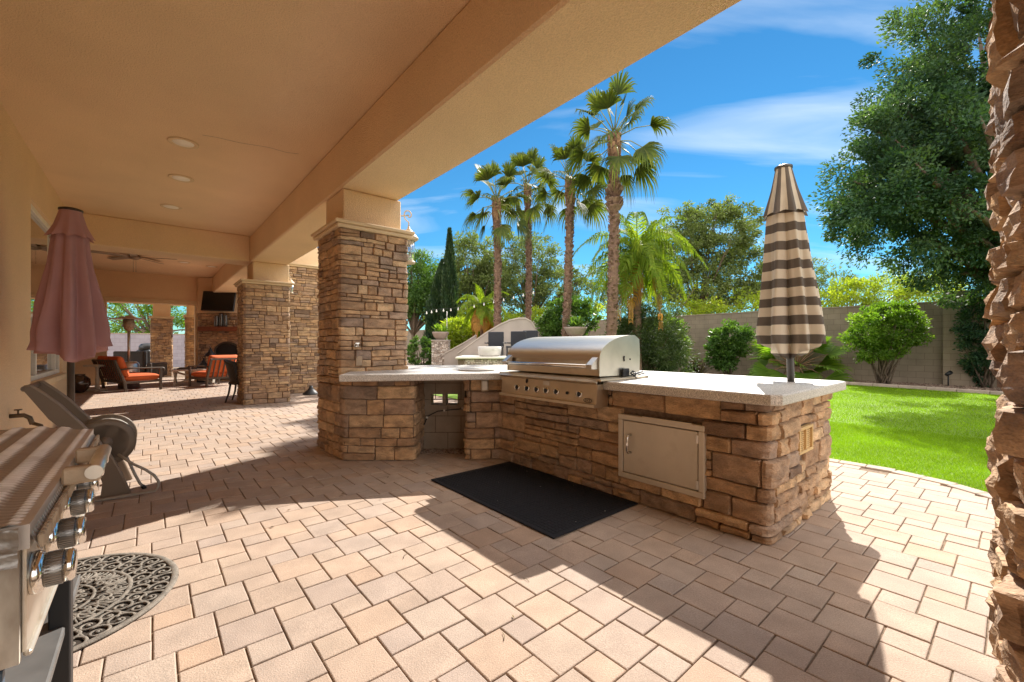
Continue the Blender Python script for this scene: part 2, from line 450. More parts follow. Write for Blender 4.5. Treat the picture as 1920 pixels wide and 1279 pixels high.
# ---------------------------------------------------------------- ledgestone veneer
def nz(x, y, z): return noise.noise(Vector((x, y, z)))
class Path:
    """polyline in plan with rounded corners; at(s) gives point and outward normal"""
    def __init__(self, pts, r=.03, closed=False):
        P = [Vector((p[0], p[1])) for p in pts]; out = []; n = len(P)
        for i in range(n):
            if not closed and i in (0, n-1): out.append(P[i]); continue
            a, b, c = P[i-1], P[i], P[(i+1) % n]
            d1 = (a-b).normalized(); d2 = (c-b).normalized()
            q0 = b+d1*r; q1 = b+d2*r
            for t in (0, .25, .5, .75, 1): out.append(q0*(1-t)**2+b*2*t*(1-t)+q1*t*t)
        if closed: out.append(out[0].copy())
        self.p = out; self.s = [0]
        for a, b in zip(out, out[1:]): self.s.append(self.s[-1]+(b-a).length)
        self.L = self.s[-1]
    def at(self, s):
        s = min(max(s, 0), self.L-1e-6)
        lo, hi = 0, len(self.s)-2
        while lo < hi:
            m = (lo+hi+1)//2
            if self.s[m] <= s: lo = m
            else: hi = m-1
        a, b = self.p[lo], self.p[lo+1]; t = (s-self.s[lo])/max(1e-9, self.s[lo+1]-self.s[lo])
        d = (b-a).normalized(); q = a.lerp(b, t)
        return q, Vector((d.y, -d.x))
def stone_wall(mb, path, z0, z1, seed, rows=(.06, .15), lens=(.14, .40), depth=.026, res=.025, holes=(), rough=.012, split=.3, gap=.0018, wob=.010, zvis=None):
    rnd = random.Random(seed); hs = []; z = z0
    while z < z1-.03:
        h = rnd.uniform(*rows)
        if z1-(z+h) < rows[0]*.8: h = z1-z
        hs.append((z, z+h)); z += h
    def warp(s, z):
        k = min(1.0, (z-z0)/.06, (z1-z)/.06); k = max(0, k)
        return z+wob*k*(nz(s*2.3, z*3.1, seed)+.6*nz(s*7, z*6, seed+9))
    def stone(a0, a1, b0, b1):
        if zvis and (b1 < zvis[0] or b0 > zvis[1]): return
        g = gap*rnd.uniform(.6, 1.5); a0 += g; a1 -= g; b0 += g; b1 -= g
        if a1-a0 < .02 or b1-b0 < .015: return
        nx = max(4, int((a1-a0)/res)+1); ny = max(4, int((b1-b0)/res)+1)
        dp = depth*rnd.uniform(.45, 1.25); tl = rnd.uniform(-.10, .10)*depth*4; tz = rnd.uniform(-.12, .12)*depth*4; sd = rnd.random()*99
        tone = min(1, max(0, rnd.random()+.12*nz(a0*1.2, b0*1.5, seed+33)))
        def fr(k, n, L):      # tight spacing near the edges
            e = min(.010, L*.12)
            return [0, e/L*.35, e/L][k] if k < 3 else ([1, 1-e/L*.35, 1-e/L][n-1-k] if n-1-k < 3 else (k-2)/(n-5)*(1-2*e/L)+e/L)
        NX, NY = nx+4, ny+4; V = []; la, lb = a1-a0, b1-b0; rc = min(.011, lb*.2)
        for j in range(NY):
            fj = fr(j, NY, lb)
            for i in range(NX):
                fi = fr(i, NX, la)
                s = a0+la*fi; zz = b0+lb*fj
                ei = min(fi, 1-fi)*la; ej = min(fj, 1-fj)*lb
                e = min(i, NX-1-i, j, NY-1-j)
                jag = .006*nz(s*22, zz*22, sd)
                if e == 0: off = -.006
                elif e == 1: off = dp*.55
                else:
                    rim = min(ei, ej); k = min(1, rim/.014)
                    off = dp*(.88+.12*k)+tl*(fi-.5)*.5+tz*(fj-.5)*.5
                    off += rough*(.9*nz(s*8, zz*12, sd)+.5*(.35-2*abs(nz(s*11, zz*17, sd+2)))+.5*nz(s*22, zz*34, sd+5)+.45*nz(s*12, zz*75, sd+6)+.3*nz(s*60, zz*60, sd+7))
                    off = max(off, dp*.3)
                if e <= 1:   # ragged outline
                    s += .004*nz(s*16, zz*16, sd+3); zz += .004*nz(s*14, zz*18, sd+4)
                # round the stone's corners
                if ei < rc and ej < rc:
                    k = (1-ei/rc)*(1-ej/rc)*.35*rc
                    s += k if fi < .5 else -k; zz += k if fj < .5 else -k
                p, n = path.at(s); zz = warp(s, zz)
                V.append((p.x+n.x*off, p.y+n.y*off, zz))
        Fc = [(j*NX+i, j*NX+i+1, (j+1)*NX+i+1, (j+1)*NX+i) for j in range(NY-1) for i in range(NX-1)]
        mb.add(V, Fc, tone, True)
    # courses are gathered in bands; each band is filled chunk by chunk so that no bed joint runs right through
    bands = []; k = 0
    while k < len(hs):
        m = 2 if rnd.random() < .75 and k+1 < len(hs) else 1
        bands.append((hs[k][0], hs[min(k+m, len(hs))-1][1])); k += m
    def row(p0, p1, b0, b1):
        segs = [(p0, p1)]
        for (h0, h1, hz0, hz1) in holes:
            if min(b1, hz1)-max(b0, hz0) > .25*(b1-b0):
                segs = [q for (a0, a1) in segs for q in ((a0, min(a1, h0)), (max(a0, h1), a1)) if q[1]-q[0] > .02]
        for a0, a1 in segs:
            s = a0
            while s < a1-1e-4:
                l = rnd.uniform(*lens)*(.7 if b1-b0 < rows[0]*.9 else 1.0)
                if a1-(s+l) < lens[0]*.7: l = a1-s
                stone(s, s+l, b0, b1); s += l
    for (b0, b1) in bands:
        s = -rnd.uniform(0, .2)
        while s < path.L:
            w = rnd.uniform(1.1, 2.6)*lens[0]*2
            e = s+w if path.L-(s+w) > lens[0]*1.2 else path.L+.001
            a0, a1 = max(0, s), min(path.L, e); H = b1-b0
            nmax = max(1, int(H/(rows[0]*.8))); want = 1 if H < rows[1]*1.1 and rnd.random() < .55 else max(1, min(nmax, 2 if rnd.random() < .68 else 3))
            if H/want > rows[1]*1.5: want += 1
            cutz = sorted([0]+[min(.9, max(.1, (i+1+rnd.uniform(-.28, .28))/want)) for i in range(want-1)]+[1])
            for f0, f1 in zip(cutz, cutz[1:]): row(a0, a1, b0+H*f0, b0+H*f1)
            s = e
def rect_uv(u0, u1, v0, v1):
    """closed plan loop whose right-hand side is outside"""
    return [uv(u0, v0), uv(u0, v1), uv(u1, v1), uv(u1, v0)][::1]
def ccw(pts):
    a = sum(pts[i][0]*pts[(i+1) % len(pts)][1]-pts[(i+1) % len(pts)][0]*pts[i][1] for i in range(len(pts)))
    return pts if a > 0 else pts[::-1]

def stone_column(u0, u1, v0, v1, z1, label, seed, res=.028, cap=True, block=None, rows=(.055, .14), lens=(.12, .36), zvis=None, path=None, core=None, group='stone veneer patio columns', depth=.024, rough=.010, sharp=26):
    t = thing('stone_column', label, 'column', uv((u0+u1)/2, (v0+v1)/2, 0), group)
    mb = MB(); d = .004
    if path is None: mb.bx(u0+d, u1-d, v0+d, v1-d, 0, z1-.02)
    else: mb.prism(core, 0, z1-.02)
    mb.build('core', m_mortar, t)
    mb = MB(); pth = path or Path(ccw(rect_uv(u0, u1, v0, v1)), .03, True)
    stone_wall(mb, pth, 0, z1, seed, rows=rows, lens=lens, res=res, zvis=zvis, depth=depth, rough=rough)
    mb.build('stone_veneer', m_stone, t).data.set_sharp_from_angle(angle=R(sharp))
    if cap:
        mb = MB(); e = .055
        mb.bx(u0-e, u1+e, v0-e, v1+e, z1, z1+.045, .012); mb.bx(u0-e-.022, u1+e+.022, v0-e-.022, v1+e+.022, z1+.045, z1+.085, .008)
        mb.build('cap', m_trim, t)
    if block:
        mb = MB(); mb.bx(*block[:4], z1+.087, block[4], .012); mb.build('stucco_block', m_stucco, t)
    return t

# ---------------------------------------------------------------- the covered patio of the house
ZS, ZCL = 3.06, 3.61
V0, V1 = 1.66, 2.38
house = thing('patio_house', 'tan stucco house with deep covered patio, long beams and flat smooth ceiling', 'house', uv(5, -1.1, 0))
def wallbox(mb, u0, u1, v0, v1, z0, z1, holes):
    """a wall along u between v0 and v1 with rectangular openings (u0,u1,z0,z1)"""
    us = sorted({u0, u1, *[h[0] for h in holes], *[h[1] for h in holes]}); zs = sorted({z0, z1, *[h[2] for h in holes], *[h[3] for h in holes]})
    for a, b in zip(us, us[1:]):
        runs = []
        for c, d in zip(zs, zs[1:]):
            if any(h[0] <= a and b <= h[1] and h[2] <= c and d <= h[3] for h in holes): continue
            if runs and runs[-1][1] == c: runs[-1][1] = d
            else: runs.append([c, d])
        for c, d in runs: mb.bx(a, b, v0, v1, c, d)
WIN = (7.74, 10.28, .80, 3.05)
mb = MB(); wallbox(mb, -3, 10.8, -1.36, -1.10, 0, ZCL+.1, [WIN]); mb.bx(10.55, 10.8, -4.5, -1.36, 0, ZCL+.1)
mb.build('wall', m_stucco, house)
mb = MB(); mb.bx(-4, 10.9, -1.36, 2.36, ZCL, ZCL+.2); mb.bx(10.9, 19.2, -4.6, 2.36, ZCL+.003, ZCL+.2); mb.build('ceiling', m_stucco, house)
mb = MB(); mb.bx(-4, 18.59, V0, V1, ZS, ZCL-.002, .02); mb.build('beam', m_stucco, house)
mb = MB(); mb.bx(10.72, 11.36, -4.5, V0-.002, ZS+.002, ZCL-.002, .015); mb.build('beam', m_stucco, house)
mb = MB(); mb.bx(-4, 19, V1-.06, V1+.015, ZCL+.003, 3.95); mb.build('fascia', m_trim, house)
mb = MB(); mb.add([uv(-4.2, V1+.3, 3.96), uv(18, V1+.3, 3.96), uv(18, -4.5, 5.2), uv(-4.2, -4.5, 5.2)], [(0, 1, 2, 3)]); mb.build('roof', M('roof_tile', (.30, .17, .11), rough=.9, nvar=.2), house)
# far end wall of the patio with its wide opening, and the two side walls of the alcove
FW = 18.6
def wall_v(mb, u0, u1, v0, v1, z0, z1, holes):
    vs_ = sorted({v0, v1, *[h[0] for h in holes], *[h[1] for h in holes]}); zs = sorted({z0, z1, *[h[2] for h in holes], *[h[3] for h in holes]})
    for a, b in zip(vs_, vs_[1:]):
        runs = []
        for c, d in zip(zs, zs[1:]):
            if any(h[0] <= a and b <= h[1] and h[2] <= c and d <= h[3] for h in holes): continue
            if runs and runs[-1][1] == c: runs[-1][1] = d
            else: runs.append([c, d])
        for c, d in runs: mb.bx(u0, u1, a, b, c, d)
OPN = (-1.045, 1.218, 0, 2.66)
mb = MB(); wall_v(mb, FW, FW+.45, -4.5, 2.36, 0, ZCL+.1, [OPN]); mb.build('wall', m_stucco, house)
mb = MB(); mb.bx(10.8, FW, -4.62, -4.4, 0, ZCL+.1); mb.build('wall', m_stucco, house)
mb = MB(); w = .13
mb.bx(FW-.04, FW-.003, OPN[0]-w, OPN[0], 0, OPN[3]+w); mb.bx(FW-.04, FW-.003, OPN[1], OPN[1]+w, 0, OPN[3]+w); mb.bx(FW-.04, FW-.003, OPN[0], OPN[1], OPN[3], OPN[3]+w)
mb.build('opening_trim', m_trim, house)
# window in the left wall
m_glass = M('window_glass', (.10, .10, .08), rough=.02, spec=1.0, nvar=0); m_glass.node_tree.nodes['Principled BSDF'].inputs['Coat Weight'].default_value = 1.0
fr = MB(); u0, u1, z0, z1 = WIN; vf = -1.18
for a, b, c, d in ((u0, u0+.07, z0, z1), (u1-.07, u1, z0, z1), (u0+.07, u1-.07, z1-.07, z1), (u0+.07, u1-.07, z0, z0+.07), (u1-.42, u1-.37, z0+.07, z1-.07), (u0+.07, u1-.42, 1.62, 1.665), (u0+.62, u0+.66, z0+.07, 1.62)):
    fr.bx(a, b, vf-.04, vf+.04, c, d, .006)
wf = fr.build('window', m_white, house)
mb = MB(); mb.bx(u0+.03, u1-.03, vf-.012, vf-.004, z0+.03, z1-.03); mb.build('pane', m_glass, wf)
mb = MB(); mb.bx(u0-.06, u1+.06, vf+.04, -1.05, z0-.09, z0-.002, .01); mb.build('sill', m_trim, wf)

# ---------------------------------------------------------------- columns
PED = [uv(5.55, 1.60), uv(4.80, 1.60)]
t = stone_column(4.90, 5.70, 1.63, 2.43, 2.575, 'tall brown stone column beside the outdoor kitchen with a lantern on its far side', 11, res=.018, rows=(.045, .115), lens=(.11, .34), rough=.011, block=(4.99, 5.62, V0+.03, V1+.02, ZS-.002))
big_col = t
stone_column(10.50, 11.36, 1.52, 2.38, 2.56, 'brown stone column standing beside the wicker chair', 23, res=.034, block=(10.6, 11.3, V0+.03, V1+.02, ZS-.002), rows=(.05, .12), lens=(.12, .36))
stone_column(12.2, 13.1, 2.50, 3.75, 3.30, 'wide purplish brown stone pier between the two nearer columns', 37, res=.04, block=(12.3, 13.0, 2.6, 3.65, 3.9), rows=(.05, .12))
q = ccw([uv(-.8, 1.64), uv(-.8, 2.42), uv(.012, 2.42), uv(-.03, 1.64)])
stone_column(-.80, .0, 1.64, 2.42, 2.60, 'rugged stone column close by the grass, lit along one edge', 51, res=.03, sharp=14, rows=(.09, .19), lens=(.16, .42), block=(-.7, -.05, V0+.02, V1+.02, ZS-.002), depth=.055, rough=.026, zvis=(.2, 2.4), path=Path(q, .03, True), core=q)
stone_column(22.0, 22.7, .05, .70, 2.32, 'stone column out beyond the far opening, left of a narrower one', 61, res=.06, block=(22.08, 22.6, .1, .65, 2.9))
stone_column(19.6, 20.1, 1.02, 1.35, 2.28, 'narrow stone column at the corner of the far opening', 67, res=.06, block=(19.65, 20.05, 1.05, 1.32, 2.9))
mb = MB(); mb.bx(22.0, 22.7, -4, 2.2, 2.9, 3.3); mb.build('beam', m_stucco, house)
mb = MB(); mb.bx(19.06, 22.7, -4, 2.3, 3.31, 3.45); mb.build('ceiling', m_stucco, house)

mb = MB(); rnd = random.Random(12); pts = []
for k in range(40):
    t_ = k/39; pts.append((5.9-.9*t_*.2+.05*nz(t_*4, 1, 1)-.0, .45+.95*t_+.01*nz(t_*9, 3, 2)))
for (a, b), (c, d) in zip(pts, pts[1:]): mb.bar(uv(a, b, ZCL-.001), uv(c, d, ZCL-.001), .0022+.0015*abs(nz(a*9, b*9, 1)), .0015)
mb.build('hairline_crack', m_mortar, house)
# a few dry leaves and twigs blown onto the paving
mb = MB(); rnd = random.Random(77)
for k in range(70):
    u_, v_ = rnd.uniform(-.4, 8), rnd.uniform(-.9, 5.2)
    if u_ < 3.9 and 1.9 < v_ < 4.5: v_ = rnd.uniform(-.9, 1.9)
    p = uv(u_, v_, .004); a = rnd.uniform(0, 6.28); l = rnd.uniform(.008, .022); d = Vector((math.cos(a), math.sin(a), 0)); e = Vector((-d.y, d.x, 0))
    if k % 5 == 0: mb.tube([p-d*l*2, p+e*l*.4+ZD*.003, p+d*l*2], .0014, 4, tone=rnd.random()*.7)
    else: mb.add([p-d*l, p+e*l*.4+ZD*.004, p+d*l+ZD*.003, p-e*l*.4+ZD*.002], [(0, 1, 2, 3)], rnd.random()*.7)
for k in range(16):
    p = uv(rnd.uniform(2, 3.5), rnd.uniform(2.05, 2.9), .018); l = rnd.uniform(.002, .007); mb.add([p-UD*l, p+VD*l*.7, p+UD*l, p-VD*l*.6], [(0, 1, 2, 3)], 1.0)
o = mb.build('leaf_litter', M('dry_leaf', tones=[(.10, .06, .03), (.22, .14, .06), (.16, .13, .05), (.55, .50, .43)], rough=.9)); o['kind'] = 'stuff'
# ---------------------------------------------------------------- outdoor kitchen
ZC = .9615
A_, B_, C_, D_ = Vector((-1.835, 4.703, 0)), Vector((-1.081, 4.703, 0)), Vector((-.493, 4.725, 0)), Vector((-.178, 4.77, 0))
isl = thing('kitchen_island', 'brown stone outdoor kitchen island with pale speckled counter and steel door', 'kitchen island', uv(2.2, 3.4, 0))
p1 = Path([uv(5.55, 1.60), A_, B_, B_+Vector((0, .5, 0))], .035)
p2 = Path([C_+Vector((0, .5, 0)), C_, D_, uv(3.74, 2.985), uv(1.03, 2.985), uv(1.03, 4.30), uv(3.3, 4.30)], .04)
def s_at(path, pt):
    return min((i*.005 for i in range(int(path.L/.005))), key=lambda s: (path.at(s)[0]-Vector((pt.x, pt.y))).length)
DU0, DU1, DZ0, DZ1 = 1.414, 2.129, .19, .70
hd = (s_at(p2, uv(DU1-.025, 2.985)), s_at(p2, uv(DU0+.025, 2.985)), DZ0+.02, DZ1-.02)
hg = (s_at(p2, uv(3.46, 2.985)), s_at(p2, uv(2.25, 2.985)), .75, 1.2)
hv = (s_at(p2, uv(1.03, 3.48)), s_at(p2, uv(1.03, 3.78)), .49, .675)
mb = MB()
stone_wall(mb, p1, 0, .888, 71, rows=(.08, .17), lens=(.18, .5), res=.02, depth=.024, rough=.011)
mb.build('stone_veneer', m_stone, isl).data.set_sharp_from_angle(angle=R(26)); mb = MB()
stone_wall(mb, p2, 0, .888, 83, rows=(.07, .165), lens=(.15, .45), res=.018, depth=.034, rough=.013, holes=[hd, hg, hv], split=.25)
mb.build('stone_veneer', m_stone, isl).data.set_sharp_from_angle(angle=R(26))
mb = MB()
mb.prism([A_.xy, B_.xy, (-1.081, 5.4), (-1.9, 5.4), uv(5.5, 1.62).xy], 0, .887)
mb.prism([C_.xy, D_.xy, uv(3.74, 2.99).xy, uv(1.035, 2.99).xy, uv(1.035, 4.295).xy, uv(3.9, 4.29).xy, (-.493, 5.40)], 0, .887)
mb.build('core', m_mortar, isl)
# block back wall of the knee space with two openings
mb = MB(); y0, y1 = 5.22, 5.40
xs = [-1.079, -.985, -.845, -.805, -.660, -.495]; zs = [0, .535, .665, .886]
for i in range(5):
    if i in (1, 3): mb.box(((xs[i]+xs[i+1])/2, (y0+y1)/2, zs[1]/2), (xs[i+1]-xs[i], y1-y0, zs[1])); mb.box(((xs[i]+xs[i+1])/2, (y0+y1)/2, (zs[2]+zs[3])/2), (xs[i+1]-xs[i], y1-y0, zs[3]-zs[2]))
    else: mb.box(((xs[i]+xs[i+1])/2, (y0+y1)/2, zs[3]/2), (xs[i+1]-xs[i], y1-y0, zs[3]))
mb.build('block_back', m_cmu, isl)
mb = MB()
for z in (.2, .4, .6, .8):
    mb.box((-.787, y0-.001, z), (.58, .006, .008))
for k, z in enumerate((.1, .3, .5, .7)):
    for x in ((-.93, -.62) if k % 2 else (-.78,)): mb.box((x, y0-.001, z), (.008, .006, .19))
mb.build('mortar_joint', m_mortar, isl)
mb = MB()
for xa, xb in ((xs[1], xs[2]), (xs[3], xs[4])):
    e = .012
    mb.box(((xa+xb)/2, y0-.004, zs[1]-e/2), (xb-xa+2*e, .014, e)); mb.box(((xa+xb)/2, y0-.004, zs[2]+e/2), (xb-xa+2*e, .014, e))
    mb.box((xa-e/2, y0-.004, .6), (e, .014, zs[2]-zs[1])); mb.box((xb+e/2, y0-.004, .6), (e, .014, zs[2]-zs[1]))
mb.build('vent_frame', m_cmu, isl)
mb = MB(); mb.tube([(-1.06, 5.17, .30), (-1.02, 5.2, .40), (-.9, 5.205, .46), (-.75, 5.205, .475), (-.6, 5.2, .49), (-.57, 5.2, .55), (-.565, 5.2, .7), (-.56, 5.2, .86)], .006, 6)
mb.build('cable', m_blackplastic, isl)
for x, z in ((-1.03, .385), (-.82, .472), (-.6, .50)):
    mb = MB(); mb.box((x, 5.2, z), (.022, .03, .026), None, .005); mb.build('cable_clip', m_white, isl)
# pale pebbles on the floor of the knee space
mb = MB(); rnd = random.Random(3)
for k in range(120):
    mb.lathe([(.001, -.01), (.014, 0), (.001, .01)], (rnd.uniform(-1.05, -.52), rnd.uniform(4.95, 5.2), .008), 6, tone=rnd.random())
o = mb.build('gravel', m_gravel, isl); o['kind'] = 'stuff'
# counter slab with a notch for the grill
L0, L1 = (-1.74, 4.32), (-.125, 4.60)
slab = [L0, L1, uv(3.50, 2.885).xy, uv(3.48, 2.885).xy, uv(3.48, 3.46).xy, uv(2.24, 3.46).xy, uv(2.24, 2.885).xy, uv(.98, 2.885).xy, uv(.93, 2.935).xy, uv(.93, 4.40).xy, uv(.98, 4.45).xy, uv(4.9, 4.45).xy, uv(5.85, 2.9).xy, uv(5.85, 2.3).xy, (-1.84, 4.86)]
mb = MB(); mb.prism(slab, .889, ZC, bev=.012); mb.build('countertop', m_counter, isl)
# access door
m_door = M('door_steel', (.62, .55, .45), rough=.45, metal=.35, nvar=.05, nscale=5, bump=.03, bscale=60, stain=(.42, .33, .24), stain_scale=9, stain_amt=.35, stain_lo=.58)
mb = MB(); v = 2.935; w = .042
for a, b, c, d in ((DU0, DU1, DZ1-w, DZ1), (DU0, DU1, DZ0, DZ0+w), (DU0, DU0+w, DZ0+w, DZ1-w), (DU1-w, DU1, DZ0+w, DZ1-w)): mb.bx(a, b, v, v+.045, c, d, .004)
fr = mb.build('door_frame', m_door, isl)
mb = MB(); mb.bx(DU0+w+.006, DU1-w-.006, v+.004, v+.04, DZ0+w+.006, DZ1-w-.006, .004); dr = mb.build('door', m_door, isl)
mb = MB(); h = uv(DU1-w-.075, v-.035, 0)
hz0, hz1 = .405, .545
mb.tube([uv(DU1-w-.075, v+.01, hz0), uv(DU1-w-.075, v-.03, hz0), uv(DU1-w-.075, v-.042, hz0+.02), uv(DU1-w-.075, v-.042, hz1-.02), uv(DU1-w-.075, v-.03, hz1), uv(DU1-w-.075, v+.01, hz1)], .010, 10)
mb.build('handle', m_chrome, dr)
for z in (.28, .60):
    mb = MB(); mb.bx(DU0+w-.004, DU0+w+.014, v-.006, v+.004, z-.03, z+.03, .002); mb.build('hinge', m_steel, dr)
mb = MB(); mb.bx(1.5, 1.9, v-.006, v-.002, DZ1-.002, DZ1+.006)
mb.build('drip_edge', m_steel2, fr)
# vent on the end wall
m_vent = M('vent_paint', (.62, .43, .20), rough=.6, nvar=.1)
mb = MB(); ue = 1.03
for a, b, c, d in ((3.48, 3.78, .655, .675), (3.48, 3.78, .487, .507), (3.48, 3.50, .507, .655), (3.76, 3.78, .507, .655), (3.62, 3.64, .507, .655)): mb.bx(ue-.035, ue, a, b, c, d, .003)
for k in range(10): mb.bx(ue-.02, ue-.004, 3.50, 3.76, .510+k*.0148, .518+k*.0148)
mb.build('vent', m_vent, isl)
# weatherproof socket box beside the knee space
mb = MB(); c = Vector((-.30, 4.715, .82)); ax = (Vector((1, .13, 0)).normalized(), Vector((-.13, 1, 0)).normalized(), ZD)
mb.box(c, (.082, .06, .13), ax, .008); sb = mb.build('socket_box', M('ivory', (.50, .42, .31), rough=.5), isl)
mb = MB(); mb.box(c-ax[1]*.032, (.06, .012, .10), ax, .005); mb.build('cover', m_white, sb)

one_b = MB(); one_b.lathe([(.001, ZC+.001), (.20, ZC+.001), (.222, ZC+.012), (.218, ZC+.016), (.19, ZC+.012), (.001, ZC+.012)], (-.42, 5.10, 0), 48)
one(one_b, 'counter_lid', M('lid_grey', (.55, .50, .44), rough=.5), 'round flat pale lid lying on the counter beside the steel grill', 'lid')

# ---------------------------------------------------------------- built-in grill
gr = thing('built_in_grill', 'stainless steel grill with curved hood built into the stone island', 'grill', uv(2.86, 3.1, ZC))
GU0, GU1 = 2.265, 3.455
prof = [(3.44, .99), (3.445, 1.20), (3.435, 1.315), (3.36, 1.352)]
prof += [(3.36-.50*math.sin(a), 1.15+.202*math.cos(a)) for a in [R(x) for x in (8, 16, 24, 32, 40, 48, 56, 64, 72, 80, 86)]]
prof += [(2.862, 1.150), (2.858, 1.135)]
def extr(mb, prof, u0, u1, smooth=True, capped=True, tone=.5):
    n = len(prof); V = [uv(u0, a, b) for a, b in prof]+[uv(u1, a, b) for a, b in prof]
    mb.add(V, [(i, i+1, n+i+1, n+i) for i in range(n-1)], tone, smooth)
    if capped: mb.add(V, [tuple(range(n)), tuple(range(n, 2*n))[::-1]], tone)
mb = MB(); extr(mb, prof, GU0+.006, GU1-.006, True, False); lid = mb.build('hood', m_steel, gr)
for u in (GU0, GU1):
    mb = MB(); sp = prof+[(2.858, 1.0)]
    extr(mb, sp, u-.007, u+.007, False, True); o = mb.build('hood_side', M('steel_side', (.66, .62, .52), rough=.36, metal=1, nvar=.08, nscale=7), gr)
    if u == GU0:
        for pts in (((3.20, 1.12), (3.195, 1.145), (3.20, 1.165)),):
            mb = MB(); mb.tube([uv(u-.01, a, b) for a, b in pts], .0065, 6); mb.build('slot', m_black, o)
        mb = MB(); mb.lathe([(.001, 0), (.009, 0), (.006, .006), (.001, .008)], uv(u-.007, 3.29, 1.135), 10, axis=-UD); mb.build('screw', m_black, o)
mb = MB(); mb.bx(GU0+.008, GU1-.008, 2.885, 2.90, 1.075, 1.136); mb.bx(GU0+.008, GU1-.008, 2.862, 2.90, 1.0, 1.074, .004)
mb.bx(GU0+.008, GU1-.008, 3.425, 3.436, .99, 1.20)
mb.build('hood_front', m_steel2, gr)
mb = MB(); mb.tube([uv(GU0+.05, 2.795, 1.082), uv(GU1-.05, 2.795, 1.082)], .0165, 14); hn = mb.build('handle', m_chrome, gr)
for u in (GU0+.04, GU1-.04):
    mb = MB(); pts = [(2.862, 1.16), (2.862, 1.058), (2.775, 1.062), (2.775, 1.098)]
    extr(mb, pts, u-.03, u+.03, False, True); mb.add([uv(u+s*.03, *pts[i]) for s in (-1, 1) for i in (0, 3)], [(0, 1, 3, 2)]); mb.build('handle_bracket', m_steel, hn)
mb = MB()
for a, b, c, d in ((2.20, 3.52, 2.80, 2.87), (2.20, GU0-.003, 2.87, 3.5), (GU1+.003, 3.52, 2.87, 3.5), (2.20, 3.52, 3.45, 3.5)): mb.bx(a, b, c, d, ZC+.001, ZC+.02, .003)
mb.bx(GU0-.003, GU1+.003, 2.872, 3.448, .80, .985)
mb.build('trim_flange', m_steel2, gr)
mb = MB(); extr(mb, [(2.805, .978), (2.775, .955), (2.80, .935)], 2.235, 3.495, False); mb.build('front_ledge', m_steel2, gr)
mb = MB(); extr(mb, [(2.81, .935), (2.795, .775), (2.765, .772), (2.765, .748), (2.80, .744), (2.95, .744), (2.95, .935)], 2.24, 3.48, False); pn = mb.build('control_panel', m_steel2, gr)
AXV = -VD+ZD*.09
for u in (3.234, 3.09, 2.956, 2.828, 2.698, 2.428):
    c = uv(u, 2.802, .842); mb = MB(); mb.lathe([(.001, -.002), (.031, -.002), (.031, .004), (.026, .008), (.001, .008)], c, 24, axis=AXV); k = mb.build('knob', m_chrome, gr)
    mb = MB(); mb.lathe([(.021, .006), (.021, .022), (.017, .026), (.001, .026)], c, 20, axis=AXV); d = mb.build('knob_core', m_black, k)
    mb = MB(); mb.box(c+AXV.normalized()*.032, (.010, .014, .044), (UD, AXV.normalized(), ZD), .003); mb.build('grip', m_chrome, k)
mb = MB(); mb.lathe([(.001, 0), (.013, 0), (.013, .012), (.001, .012)], uv(2.562, 2.80, .842), 16, axis=AXV); mb.build('igniter_button', m_black, gr)
mb = MB(); mb.lathe([(.001, 0), (.022, 0), (.02, .006), (.001, .006)], uv(3.10, 2.806, .912), 16, axis=AXV, sq=.6); mb.build('light_switch', m_black, gr)
mb = MB(); mb.bx(2.79, 2.87, 2.800, 2.808, .888, .93, .003); mb.build('maker_plate', m_steel, gr)
# oval logo with lettering
cl = uv(2.325, 2.788, .80); mb = MB()
mb.tube([cl+UD*(math.cos(a)*.043)+ZD*(math.sin(a)*.017) for a in [i*math.pi/12 for i in range(24)]], .0022, 6, closed=True); lg = mb.build('logo', m_black, gr)
cu = bpy.data.curves.new('lettering', 'FONT'); cu.body = 'DCS'; cu.size = .028; cu.extrude = .0008; cu.align_x = 'CENTER'; cu.align_y = 'CENTER'
tmp = bpy.data.objects.new('lettering_curve', cu); COL.objects.link(tmp)
me = bpy.data.meshes.new_from_object(tmp.evaluated_get(bpy.context.evaluated_depsgraph_get())); me.materials.clear()
bpy.data.objects.remove(tmp); lo = link('lettering', me, m_black, lg)
lo.location = cl-VD*.002-wloc(gr); lo.rotation_euler = Matrix((-UD, ZD, -VD)).transposed().to_euler()
# temperature leads tucked against the side
mb = MB(); pts = [uv(2.20, 3.33, ZC+.045), uv(2.19, 3.28, ZC+.05), uv(2.18, 3.24, ZC+.03), uv(2.19, 3.20, ZC+.055), uv(2.2, 3.25, ZC+.07), uv(2.21, 3.31, ZC+.05), uv(2.2, 3.4, ZC+.06)]
mb.tube(pts, .008, 7); mb.tube([p+Vector((.01, -.02, -.012)) for p in pts[::-1]], .006, 7)
mb.box(uv(2.235, 3.19, ZC+.06), (.02, .09, .07), (UD, VD, ZD), .004)
one(mb, 'tong_holder', m_black, 'black grill tongs and clip lying against the right side of the steel grill', 'tongs')

# ---------------------------------------------------------------- rubber mat
mb = MB(); mb.bx(1.95, 3.54, 2.0, 2.955, .003, .014, .004)
nu, nv_ = 42, 26
for i in range(nu):
    for j in range(nv_):
        mb.bx(1.99+i*(1.51/nu), 1.99+(i+.72)*(1.51/nu), 2.04+j*(.875/nv_), 2.04+(j+.72)*(.875/nv_), .014, .0165)
one(mb, 'floor_mat', m_rubber, 'flat black rubber mat lying on the pavers in front of the steel grill', 'mat')
mb = MB(); rnd = random.Random(8)

